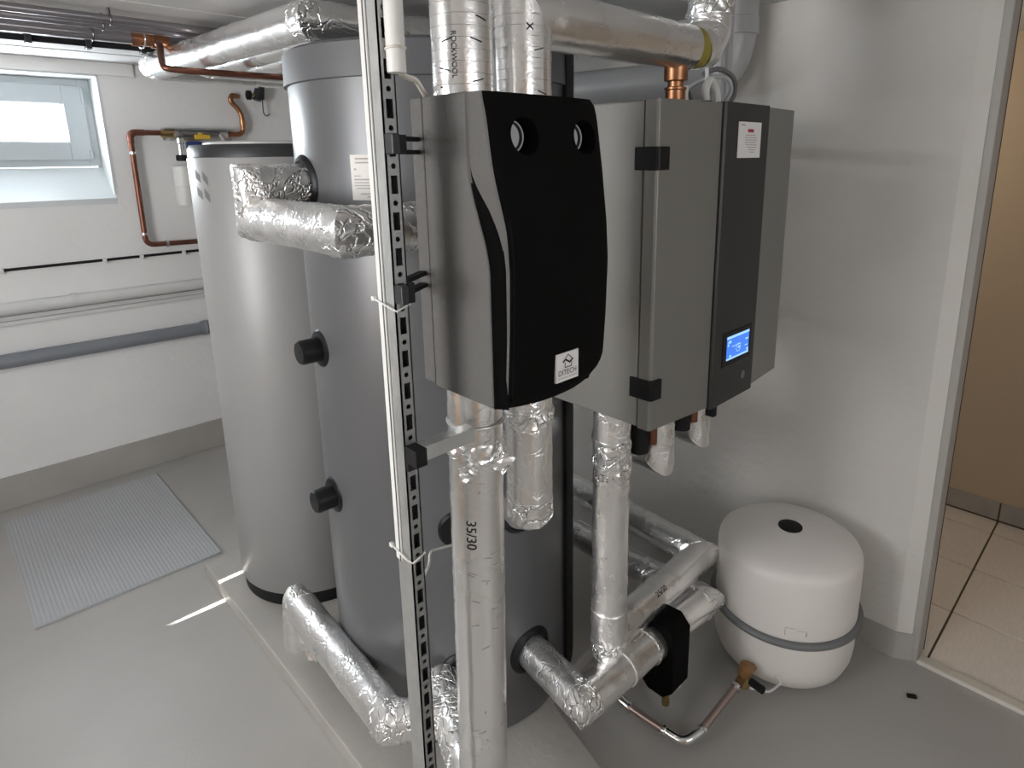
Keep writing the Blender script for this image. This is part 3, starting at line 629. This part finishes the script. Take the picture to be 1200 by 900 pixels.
MB().tube([(0.482, 0.745, 1.70), (0.484, 0.745, 1.664), (0.515, 0.775, 1.660), (0.552, 0.805, 1.663), (0.600, 0.850, 1.645)], 0.0042, n=10, fillet=0.02).build('cable', 'cream', cd_, smooth=True)
MB().torus((0.482, 0.745, 1.69), (0, 0.1, 1), 0.0128, 0.0018, n=28, m=8).build('tie', 'cream', cd_, smooth=True)
MB().tube([(0.482, 0.731, 1.69), (0.472, 0.722, 1.692)], 0.0014, n=6).build('tie_tail', 'cream', cd_, smooth=True)
sw = p45+V((0, 0, 0.681))+d45*0.016
tag(MB().tube([sw, sw+V((-0.03, -0.05, 0.012)), (0.632, 0.961, 0.775), (0.600, 0.915, 0.785), (0.545, 0.85, 0.825), (0.49, 0.806, 0.82)], 0.0028, n=8, fillet=0.03).build('sensor_cable', 'white_pl', smooth=True), 'thin white sensor cable from the tank sleeve to the rail', 'cable')

# ================================================================== pump station
ps = thing('pump_station', (0.68, 0.76, 1.185), 'black foam insulated pump station with two dials and a DITECH badge', 'pump')
px0, px1, pz0, pz1 = 0.566, 0.808, 1.186, 1.640
yb = 0.845
def smooth(t): t = max(0, min(1, t)); return t*t*(3-2*t)
def yseam(z): return 0.709-0.040*smooth((1.545-z)/0.16)
def yfront(z):
    pts = [(1.14, .668), (1.20, .655), (1.30, .648), (1.39, .645), (1.45, .649), (1.53, .659), (1.66, .679)]
    for (a, ya), (b_, yb_) in zip(pts, pts[1:]):
        if z <= b_: return ya+(yb_-ya)*(z-a)/(b_-a)
    return pts[-1][1]
m = MB(); bp = [(px0, pz0+0.004), (px1-0.035, pz0+0.004), (px1-0.012, pz0+0.016), (px1, pz0+0.042), (px1, pz1), (px0, pz1)]
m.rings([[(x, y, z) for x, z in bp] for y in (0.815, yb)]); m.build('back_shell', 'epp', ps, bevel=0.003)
def zbot(x): u = (x-(px0+px1)/2)/((px1-px0)/2); return pz0+0.014*max(0, u)**3+0.004*u*u
def midshell():
    m = MB(); zs = [pz0+(pz1-pz0)*i/40 for i in range(41)]; rs = []
    for z in zs:
        ys_ = yseam(z); xr_ = px1-0.04*(1-smooth((z-pz0)/0.045))**2; rs.append([(px0, ys_, z), (xr_, ys_, z), (xr_, 0.8145, z), (px0, 0.8145, z)])
    return m.rings(rs)
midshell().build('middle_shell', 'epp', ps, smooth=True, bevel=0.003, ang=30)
def frontshell():
    m = MB(); N_ = 48; rs = []
    for i in range(N_+1):
        t = i/N_; z = pz0+0.001+(pz1-0.002-pz0)*t
        ys_ = yseam(z)-0.0012; yf = yfront(z); ch = 0.001+0.018*smooth((1.55-z)/0.12)
        tp = 0.006*smooth((z-1.60)/0.04); bt = 0.010*smooth((pz0+0.02-z)/0.024)
        yf2 = yf+bt+tp*0.5; rc = 0.010
        L_ = [(px0, ys_), (px0+0.0005+0.25*ch, ys_-0.002), (px0+ch, ys_-0.012*min(1, ch/0.012)), (px0+0.0006+ch*0.95+0.001, (ys_+yf2)/2), (px0+0.75*ch+0.002, yf2+rc*0.5), (px0+0.75*ch+0.004, yf2+rc*0.2), (px0+0.75*ch+0.010, yf2)]
        cr_ = 0.030*(1-smooth((z-pz0)/0.05))**2+0.009*smooth((z-pz1+0.016)/0.016)**2; c2 = 0.0015; Rr = [(px1-x-cr_, y) for x, y in [(0, ys_), (0.0005, ys_-0.002), (c2, ys_-0.0015), (c2+0.0006, (ys_+yf2)/2), (c2+0.002, yf2+rc*0.5), (c2+0.004, yf2+rc*0.2), (c2+0.010, yf2)]][::-1]
        # slightly bowed front
        xm = (px0+px1)/2; hw = (px1-px0)/2
        fr = [(xm+hw*k/5-(cr_ if k == 4 else cr_*0.6 if k == 3 else 0), yf2-0.005*(1-(k/5)**2)) for k in range(-4, 5)]
        dip = 0.013*smooth((pz0+0.05-z)/0.05)
        zz = [V((x, y, z-dip*(1-min(1, abs(x-xm)/hw)**2))) for x, y in L_+fr+Rr]
        rs.append(zz)
    return m.rings(rs)
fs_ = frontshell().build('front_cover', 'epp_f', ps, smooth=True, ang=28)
# dial recesses cut into the cover
gx = (0.634, 0.763); gz_ = 1.580; gr = 0.0265
cut = []
for x in gx:
    c_ = MB().cyl((x, 0.60, gz_), (x, 0.702, gz_), gr, n=48).build('c', 'epp_f'); cut.append(c_)
    md = fs_.modifiers.new('b', 'BOOLEAN'); md.object = c_; md.operation = 'DIFFERENCE'; md.solver = 'EXACT'
bpy.context.view_layer.update(); dg = bpy.context.evaluated_depsgraph_get()
nm = bpy.data.meshes.new_from_object(fs_.evaluated_get(dg)); fs_.modifiers.clear(); fs_.data = nm; nm.name = 'front_cover'
for c_ in cut: bpy.data.objects.remove(c_)
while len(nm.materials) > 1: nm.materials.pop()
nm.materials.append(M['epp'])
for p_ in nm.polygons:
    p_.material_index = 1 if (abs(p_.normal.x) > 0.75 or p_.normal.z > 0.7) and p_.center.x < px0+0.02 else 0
for x, an in ((gx[0], 185), (gx[1], 210)):
    g = MB().lathe([(0.0, 0.0), (0.0245, 0.0), (0.0245, 0.010), (0.0215, 0.012), (0.0205, 0.006), (0.0, 0.006)], (x, 0.7035, gz_), (0, -1, 0), n=40).build('dial', 'char', ps, smooth=True)
    MB().lathe([(0.0, 0), (0.0198, 0), (0.0195, 0.001), (0, 0.0012)], (x, 0.6976, gz_), (0, -1, 0), n=40).build('dial_face', 'dial', g)
    MB().torus((x, 0.6915, gz_), (0, 1, 0), 0.0222, 0.0012, n=40, m=8).build('dial_rim', 'dial', g, smooth=True)
    ux = V((math.cos(math.radians(an)), 0, math.sin(math.radians(an))))
    MB().obox(V((x, 0.6960, gz_))+ux*0.007, ux, (0, 1, 0), ux.cross(V((0, 1, 0))), 0.009, 0.0004, 0.0010).build('needle', 'ink', g)
# badge
bx0, bx1, bz0, bz1 = 0.676, 0.728, 1.203, 1.250
by = yfront(1.25)-0.0056
bd = MB().box((bx0, by-0.0006, bz0), (bx1, by+0.006, bz1)).build('badge', 'paper', ps)
flat_text('DITECH', 0.0125, (bx0+0.004, by-0.0012, bz0+0.0105), (1, 0, 0), (0, 0, 1), 'ink', bd, scale_x=0.98)
for k in range(11): MB().box((bx0+0.005+k*0.004, by-0.0011, bz0+0.0050), (bx0+0.0078+k*0.004, by-0.0009, bz0+0.0066)).build('small_print', 'ink_soft', bd)
def badge_logo():
    c = V(((bx0+bx1)/2+0.001, by-0.0012, bz0+0.0325)); m = MB()
    P = [(-0.008, -0.008), (-0.008, 0.002), (0.0, 0.0105), (0.0085, 0.003), (0.0085, -0.008)]
    def stroke(pts, w_):
        for (a, b_) in zip(pts, pts[1:]):
            a, b_ = V((a[0], 0, a[1])), V((b_[0], 0, b_[1])); d = (b_-a).normalized(); n_ = V((-d.z, 0, d.x))*w_
            m.quad(c+a-n_-d*w_, c+b_-n_+d*w_, c+b_+n_+d*w_, c+a+n_-d*w_)
    stroke([(-0.007, -0.010), (-0.007, -0.002)], 0.0008); stroke([(-0.007, -0.010), (0.008, -0.010), (0.0085, 0.003), (0.0, 0.0105), (-0.0085, 0.002)], 0.0007)
    stroke([(-0.011, 0.0), (-0.006, 0.003), (-0.001, 0.0), (0.004, -0.003), (0.0105, 0.001)], 0.0015)
    return m
badge_logo().build('emblem', 'ink', bd)
# brackets from the rail to the station
for z, lab_ in ((1.570, 'black bracket joining rail and pump station, uppermost of the pair'), (1.364, 'black bracket joining rail and pump station, lower of the pair')):
    br = thing('rail_bracket', (0.47, 0.757, z-0.012), lab_, 'bracket', 'brackets beside the pump station')
    MB().box((0.4655, 0.740, z-0.013), (0.4775, 0.7595, z+0.014)).build('end_cap', 'char', br, bevel=0.0015)
    a_, b_ = V((0.490, 0.785, z)), V((0.5655, 0.832, z)); ud = (b_-a_).normalized(); un = V((-ud.y, ud.x, 0))
    for dz in (0.0095, -0.0095):
        MB().obox((a_+b_)/2+V((0, 0, dz)), ud, un, (0, 0, 1), (b_-a_).length/2, 0.007, 0.0033).build('arm_bar', 'rubber', br, bevel=0.0008)
    MB().box((0.477, 0.744, z-0.0125), (0.4895, 0.7595, z+0.0125)).box((0.489, 0.7595, z-0.0125), (0.500, 0.796, z+0.0125)).build('block', 'rubber', br)
br = thing('rail_bracket', (0.48, 0.757, 1.10), 'steel strut with black end cap clamping the tall pipe to the rail', 'bracket', 'brackets beside the pump station')
MB().box((0.4655, 0.730, 1.104), (0.486, 0.7595, 1.132)).build('end_cap', 'rubber', br, bevel=0.0015)
MB().box((0.486, 0.738, 1.122), (0.583, 0.7600, 1.131)).box((0.486, 0.736, 1.108), (0.583, 0.7395, 1.131)).build('strut', 'steel', br, bevel=0.001)
MB().prism([(0.4655, 0.7590), (0.486, 0.7590), (0.486, 0.7520), (0.4655, 0.752)], 1.092, 1.104).build('hook', 'rubber', br)
MB().torus((0.628, 0.79, 1.118), (0, 0, 1), RP+0.003, 0.002, n=40, m=8).build('pipe_clamp', 'steel', br, smooth=True)

# ================================================================== heat pump unit
hp = thing('heat_pump', (1.33, 0.87, 0.975), 'wall hung silver grey heat pump unit with dark centre strip and blue display', 'heat pump')
hz0, hz1 = 0.977, 1.658
pf = [(1.043, 0.722), (1.245, 0.702), (1.455, 0.703), (1.630, 0.717)]
MB().prism([(1.043, 0.756), (1.632, 0.756), (1.632, 1.025), (1.043, 1.025)], hz0, hz1).build('body', 'hp', hp, bevel=0.004)
MB().prism([(1.043, 0.7535), (1.0432, 0.727), (1.0475, 0.7218), pf[1], (1.245, 0.7535)], hz0-0.002, hz1+0.001).build('front_panel', 'hp', hp, bevel=0.0015)
MB().prism([(1.455, 0.7535), pf[2], (1.627, 0.7165), (1.632, 0.722), (1.632, 0.7535)], hz0-0.002, hz1+0.001).build('front_panel', 'hp', hp, bevel=0.0015)
cs = MB().prism([(1.247, 0.7535), (1.247, 0.699), (1.253, 0.694), (1.447, 0.695), (1.4535, 0.700), (1.4535, 0.7535)], hz0-0.006, hz1+0.003).build('centre_panel', 'hp_dark', hp, bevel=0.0015)
yc = 0.6942
MB().box((1.287, yc-0.002, 1.062), (1.428, yc+0.004, 1.148)).build('display_bezel', 'black', cs, bevel=0.003)
ds = MB().box((1.305, yc-0.0026, 1.078), (1.412, yc, 1.136)).build('display', 'screen', hp)
MB().box((1.305, yc-0.003, 1.130), (1.412, yc-0.0024, 1.136)).build('screen_bar', 'screen_l', ds)
MB().box((1.305, yc-0.003, 1.078), (1.412, yc-0.0024, 1.0825)).build('screen_bar', 'screen_l', ds)
for (a, b_, c_, d_) in ((1.311, 1.119, 1.325, 1.125), (1.395, 1.113, 1.408, 1.117), (1.309, 1.112, 1.314, 1.118), (1.392, 1.098, 1.407, 1.100), (1.330, 1.108, 1.372, 1.1095), (1.358, 1.099, 1.368, 1.104), (1.402, 1.084, 1.410, 1.091), (1.318, 1.084, 1.328, 1.089)):
    MB().box((a, yc-0.003, b_), (c_, yc-0.0024, d_)).build('screen_icon', 'screen_l', ds)
MB().torus((1.360, yc-0.0024, 1.101), (0, 1, 0), 0.010, 0.0008, n=24, m=6).build('screen_ring', 'screen_l', ds)
MB().lathe([(0.010, -0.002), (0.0105, 0.001), (0.007, 0.0015), (0, 0.0015)], (1.395, yc, 1.022), (0, -1, 0), n=28).build('button', 'logo_grey', hp)
st = MB().box((1.303, yc-0.001, 1.545), (1.407, yc+0.002, 1.622)).build('warning_sticker', 'paper', hp)
MB().box((1.345, yc-0.0014, 1.600), (1.371, yc-0.001, 1.607)).build('red_print', 'red', st)
MB().box((1.312, yc-0.0014, 1.614), (1.330, yc-0.001, 1.617)).build('red_print', 'ink_soft', st)
for k, (a, b_) in enumerate(((1.335, 1.380), (1.332, 1.386), (1.334, 1.388), (1.333, 1.384), (1.338, 1.388), (1.345, 1.386), (1.352, 1.384), (1.356, 1.378))):
    MB().box((a, yc-0.0014, 1.593-k*0.0052), (b_, yc-0.001, 1.5948-k*0.0052)).build('printed_line', 'ink_soft', st)
for z in (1.548, 1.069):
    m = MB(); m.prism([(1.0385, 0.774), (1.0385, 0.722), (1.0435, 0.716), (1.074, 0.7135), (1.074, 0.722), (1.047, 0.726), (1.0445, 0.774)], z-0.024, z+0.021); m.build('clip', 'black', hp, bevel=0.002)
m = MB(); m.prism([(1.272, 0.722), (1.292, 0.722), (1.290, 0.699), (1.274, 0.699)], 0.942, 0.971); m.build('drain_nozzle', 'rubber', hp, bevel=0.003)
# cable entries on top
for i, (x, y, r, h) in enumerate(((1.255, 0.80, 0.009, 0.010), (1.283, 0.80, 0.012, 0.008), (1.325, 0.79, 0.016, 0.012), (1.370, 0.785, 0.015, 0.011), (1.41, 0.785, 0.012, 0.010))):
    MB().lathe([(r, 0), (r*1.1, 0.001), (r*1.1, h*0.5), (r*0.8, h), (0, h)], (x, y, hz1+0.002), n=20).build('cable_gland', 'rubber', hp, smooth=True)
MB().lathe([(0.017, 0), (0.017, 0.03), (0.019, 0.032), (0, 0.033)], (1.235, 0.815, hz1+0.001), n=24).build('cap', 'white_pl', hp, smooth=True)
MB().lathe([(0.006, 0), (0.006, 0.032), (0.004, 0.035), (0, 0.035)], (1.255, 0.80, hz1+0.008), n=14).build('plug', 'white_pl', hp, smooth=True)
def cab(path, r, mat, lab_): tag(MB().tube(path, r, n=10, fillet=0.03).build('cable', mat, smooth=True), lab_, 'cable', 'cables on top of the heat pump')
cab([(1.41, 0.785, 1.668), (1.455, 0.79, 1.69), (1.47, 0.80, 1.735), (1.425, 0.82, 1.755), (1.39, 0.84, 1.74)], 0.006, 'logo_grey', 'grey cable in the widest loop on top of the heat pump')
cab([(1.40, 0.785, 1.668), (1.44, 0.79, 1.70), (1.445, 0.80, 1.73), (1.41, 0.82, 1.735), (1.37, 0.85, 1.72), (1.34, 0.88, 1.68)], 0.005, 'pvc', 'pale grey cable in the inner loop on top of the heat pump')
cab([(1.325, 0.79, 1.67), (1.318, 0.79, 1.70), (1.340, 0.79, 1.722), (1.368, 0.79, 1.70), (1.370, 0.787, 1.668)], 0.009, 'white_pl', 'thick white cable arching between two glands of the heat pump')
cab([(1.335, 0.79, 1.67), (1.345, 0.80, 1.695), (1.375, 0.82, 1.73), (1.39, 0.85, 2.0)], 0.0045, 'white_pl', 'thin white cable climbing from the heat pump to the ceiling')
cab([(1.283, 0.80, 1.666), (1.29, 0.81, 1.69), (1.31, 0.84, 1.688), (1.33, 0.88, 1.662)], 0.005, 'logo_grey', 'short dark grey cable bent low on top of the heat pump')
# bracket to the wall
wbk = thing('wall_bracket', (1.80, 0.98, 1.1), 'steel arms holding the heat pump off the right wall', 'bracket')
for z in (1.08, 1.55): MB().box((1.633, 1.00, z), (1.969, 1.022, z+0.03)).build('arm', 'steel', wbk)

# ================================================================== drain pipe above the heat pump
dp = thing('drain_pipe', (1.88, 1.0, 1.79), 'thick grey plastic drain pipe with elbow above the heat pump', 'pipe')
MB().tube([(1.885, 1.03, 2.0), (1.885, 1.03, 1.90), (1.885, 1.06, 1.81), (1.885, 1.15, 1.793), (1.86, 3.3, 1.83)], 0.062, n=32, fillet=0.09, fs=10).build('pipe', 'pvc', dp, smooth=True)
MB().lathe([(0.062, 0), (0.066, 0.002), (0.066, 0.05), (0.062, 0.052)], (1.885, 1.03, 1.905), n=36).build('socket', 'pvc', dp, smooth=True)
for i, (x, y, lab_) in enumerate(((1.70, 0.98, 'thin grey upright pipe beside the drain elbow, nearest the foil pipe'), (1.76, 0.985, 'thin grey upright pipe beside the drain elbow, nearest the elbow'))):
    tag(MB().cyl((x, y, 1.70), (x, y, 2.0), 0.013).build('riser_pipe', 'pvc', smooth=True), lab_, 'pipe', 'thin risers by the drain elbow')

# ================================================================== pipes under the ceiling
for (y, z, r, mat, lab_) in ((2.33, 1.968, 0.012, 'steel_m', 'thin steel pipe under the ceiling, nearest the camera'), (2.43, 1.966, 0.012, 'steel_m', 'thin steel pipe under the ceiling, second from the camera'), (2.585, 1.962, 0.019, 'steel_m', 'thicker steel pipe under the ceiling carrying the copper tee')):
    cpip = thing('ceiling_pipe', (0.1, y, z), lab_, 'pipe', 'pipes under the ceiling')
    MB().cyl((XL+0.01, y, z), (1.96, y, z), r).build('pipe', mat, cpip, smooth=True)
    for x in (-0.6, 0.52, 1.5):
        MB().torus((x, y, z), (1, 0, 0), r+0.002, 0.003, n=24, m=6).cyl((x, y, z+r), (x, y, ZC), 0.004).build('hanger', 'steel_d', cpip, smooth=True)
cc = thing('ceiling_cable', (0.1, 2.90, 1.975), 'black cable clipped under the ceiling along the window wall', 'cable')
MB().tube([(XL+0.01, 2.83, 1.962), (0.4, 2.825, 1.965), (1.2, 2.78, 1.962)], 0.011, n=12).build('cable', 'rubber', cc, smooth=True)
for x in (0.38, 0.55, 0.72): MB().box((x-0.009, 2.80, 1.946), (x+0.009, 2.84, ZC)).build('clip', 'char', cc, bevel=0.002)
tee = thing('copper_tee', (0.70, 2.585, 1.93), 'copper tee with valve on the ceiling pipe above the window', 'fitting')
MB().cyl((0.63, 2.585, 1.962), (0.745, 2.585, 1.962), 0.023).cyl((0.632, 2.585, 1.962), (0.652, 2.585, 1.962), 0.026).cyl((0.69, 2.585, 1.962), (0.715, 2.585, 1.962), 0.028).build('body', 'copper_m', tee, smooth=True)
MB().tube([(0.703, 2.585, 1.955), (0.697, 2.515, 1.940), (0.680, 2.46, 1.895), (0.655, 2.36, 1.845), (0.70, 2.345, 1.840), (1.30, 2.30, 1.840)], 0.0105, n=14, fillet=0.02).build('branch_pipe', 'copper_d', tee, smooth=True)
MB().torus((0.66, 2.585, 1.962), (1, 0.2, 0), 0.030, 0.003, n=28, m=8).build('clamp', 'chrome', tee, smooth=True)
MB().box((0.685, 2.57, 1.983), (0.72, 2.60, 2.0)).build('valve_neck', 'steel', tee, bevel=0.002)
zf = 1.905
for (x0, y0, x1, y1, lab_) in ((0.760, 2.80, 0.815, 1.66, 'foil wrapped pipe under the ceiling, closest to the window'), (0.900, 2.67, 0.93, 1.78, 'foil wrapped pipe under the ceiling, middle of the three'), (1.030, 2.565, 1.035, 1.88, 'foil wrapped pipe under the ceiling, farthest from the window')):
    foil_run('insulated_pipe', [(1.76, y0+0.01, zf), (x0, y0, zf), (x1, y1, zf), (1.75, y1-0.05, zf)], 0.050 if x0 < 0.8 else 0.044, lab_, 'foil pipes under the ceiling', mats=['foil', 'foil', 'foil_m'], crum=[0, 0.0015, 0.004], wr=0.0016)
# filling pipe between tank tops and ceiling
tag(MB().lathe([(0.013, 0), (0.022, 0.001), (0.022, 0.25), (0.013, 0.25)], (0.98, 1.20, 1.797), n=28).build('vent_pipe', 'steel', smooth=True), 'short silver upright pipe on the lid of the big tank', 'pipe')

# ================================================================== services on the back wall
yw = 3.545
cu = thing('copper_supply_pipe', (0.80, yw, 1.15), 'copper water pipe bending down and along the back wall beside the window', 'pipe')
MB().tube([(0.945, yw, 1.690), (0.80, yw, 1.690), (0.797, yw, 1.155), (1.50, yw, 1.140)], 0.0125, n=16, fillet=0.04).build('pipe', 'copper_d', cu, smooth=True)
MB().tube([(0.86, yw, 1.690), (0.80, yw, 1.690), (0.7995, yw, 1.64)], 0.0145, n=16, fillet=0.035).build('elbow', 'copper_d', cu, smooth=True)
for p, d in (((0.7993, yw, 1.595), (0, 0, 1)), ((0.7972, yw, 1.21), (0, 0, 1)), ((0.89, yw, 1.153), (1, 0, 0))):
    MB().lathe([(0.0125, -0.006), (0.018, -0.006), (0.018, 0.006), (0.0125, 0.006)], p, d, n=20).box((p[0]-0.004, p[1], p[2]-0.004), (p[0]+0.004, YB, p[2]+0.004)).build('clamp', 'chrome', cu, smooth=True)
mf = thing('water_filter', (1.02, 3.52, 1.40), 'water filter set with yellow handle and white bowl behind the slim tank', 'filter')
MB().box((0.945, 3.57, 1.655), (1.27, 3.58, 1.715)).box((0.945, 3.53, 1.708), (1.27, 3.58, 1.715)).build('mounting_bar', 'steel', mf)
MB().cyl((0.93, 3.535, 1.687), (0.985, 3.535, 1.687), 0.019, n=8).build('union_nut', 'brass', mf)
MB().cyl((0.985, 3.535, 1.687), (1.21, 3.535, 1.685), 0.016).cyl((1.0, 3.535, 1.687), (1.0, 3.50, 1.66), 0.020).build('body', 'steel_m', mf, smooth=True)
MB().lathe([(0.016, 0.0), (0.016, 0.06), (0.020, 0.065), (0.02, 0.09)], (1.00, 3.51, 1.575), n=24).build('neck', 'chrome', mf, smooth=True)
MB().lathe([(0.024, 0.0), (0.030, 0.003), (0.030, 0.026), (0.024, 0.03)], (1.005, 3.51, 1.555), n=24).build('collar', 'rubber', mf, smooth=True)
MB().lathe([(0.010, -0.20), (0.042, -0.195), (0.048, -0.18), (0.048, -0.105), (0.050, -0.103), (0.050, -0.095), (0.048, -0.093), (0.048, -0.005), (0.03, 0.0)], (1.0, 3.51, 1.535), n=32).build('bowl', 'white_pl', mf, smooth=True)
MB().box((1.07, 3.49, 1.660), (1.14, 3.515, 1.682)).cyl((1.10, 3.50, 1.68), (1.10, 3.53, 1.687), 0.01).build('handle', 'yellow', mf, bevel=0.004)
MB().box((1.03, 3.50, 1.61), (1.10, 3.53, 1.65)).build('regulator_knob', 'blue', mf, bevel=0.006)
MB().cyl((1.20, 3.535, 1.685), (1.235, 3.535, 1.685), 0.020, n=8).cyl((1.205, 3.53, 1.685), (1.215, 3.48, 1.63), 0.014).build('elbow_nut', 'chrome', mf, smooth=True)
cu2 = thing('copper_riser_pipe', (1.30, yw, 1.68), 'curved copper pipe rising from the water filter to the wall valve', 'pipe')
MB().tube([(1.22, yw, 1.685), (1.325, yw, 1.690), (1.325, yw, 1.80), (1.275, yw, 1.855), (1.285, yw, 1.885), (1.33, YB, 1.885)], 0.0125, n=16, fillet=0.035).build('pipe', 'copper_m', cu2, smooth=True)
MB().cyl((1.325, yw, 1.735), (1.325, yw, 1.765), 0.0145).cyl((1.325, yw, 1.715), (1.325, yw, 1.72), 0.0145).build('socket', 'copper', cu2, smooth=True)
vl = thing('stop_valve', (1.40, 3.54, 1.88), 'black stop valve with brass stem on the back wall near the lid', 'valve')
MB().cyl((1.355, 3.52, 1.888), (1.372, 3.52, 1.888), 0.024).build('handwheel', 'rubber', vl, smooth=True)
MB().cyl((1.372, 3.52, 1.888), (1.41, 3.53, 1.888), 0.010).build('stem', 'brass', vl, smooth=True)
MB().cyl((1.405, 3.53, 1.865), (1.425, 3.53, 1.92), 0.022).cyl((1.43, 3.53, 1.87), (1.44, 3.53, 1.95), 0.016).build('body', 'char', vl, smooth=True)
MB().tube([(1.44, 3.54, 1.87), (1.442, 3.55, 1.80), (1.46, 3.55, 1.785), (1.475, 3.55, 1.80)], 0.003, n=8, fillet=0.015).build('wire', 'char', vl, smooth=True)
wc_ = thing('wall_cable', (0.2, 3.572, 1.097), 'black cable clipped straight along the back wall below the window', 'cable')
MB().cyl((XL+0.01, 3.572, 1.093), (1.6, 3.572, 1.101), 0.0065, n=12).build('cable', 'rubber', wc_, smooth=True)
for x in (-0.5, 0.238, 0.62, 0.775, 0.965): MB().box((x-0.009, 3.560, 1.085), (x+0.009, 3.58, 1.107)).build('clip', 'white_pl', wc_, bevel=0.003)
pp = thing('painted_wall_pipe', (0.2, 3.55, 0.93), 'white painted pipe running along the back wall above the grey drain', 'pipe')
MB().cyl((XL+0.01, 3.548, 0.937), (1.7, 3.548, 0.925), 0.028).build('pipe', 'pvc_w', pp, smooth=True)
for x in (-0.3, 0.47): MB().lathe([(0.028, -0.01), (0.031, -0.01), (0.031, 0.01), (0.028, 0.01)], (x, 3.548, 0.932), (1, 0, 0), n=24).build('clamp', 'pvc_w', pp, smooth=True)
tr = thing('cable_trunking', (0.2, 3.57, 0.87), 'slim white trunking under the painted pipe on the back wall', 'trunking')
MB().box((XL+0.01, 3.556, 0.853), (1.7, 3.582, 0.872)).build('channel', 'pvc_w', tr, bevel=0.002)
MB().box((XL+0.01, 3.562, 0.882), (1.7, 3.582, 0.894)).build('channel', 'pvc_w', tr, bevel=0.002)
dr = thing('wall_drain_pipe', (0.2, 3.545, 0.70), 'slate grey drain pipe running along the lower back wall', 'pipe')
MB().cyl((XL+0.01, 3.540, 0.722), (1.6, 3.540, 0.685), 0.0325, n=28).build('pipe', 'pvc_d', dr, smooth=True)
MB().lathe([(0.0325, -0.03), (0.037, -0.03), (0.037, -0.018), (0.040, -0.014), (0.040, -0.006), (0.037, -0.002), (0.037, 0.05), (0.0325, 0.05)], (1.02, 3.540, 0.6935), (1, 0, -0.008), n=32).build('coupling', 'pvc_d', dr, smooth=True)
# loose bit by the threshold
tag(MB().obox((1.839, 0.324, 0.004), (0.5, -0.86, 0), (0.86, 0.5, 0), (0, 0, 1), 0.013, 0.006, 0.004).build('rubber_scrap', 'rubber', bevel=0.002), 'small black scrap on the floor by the threshold', 'scrap')
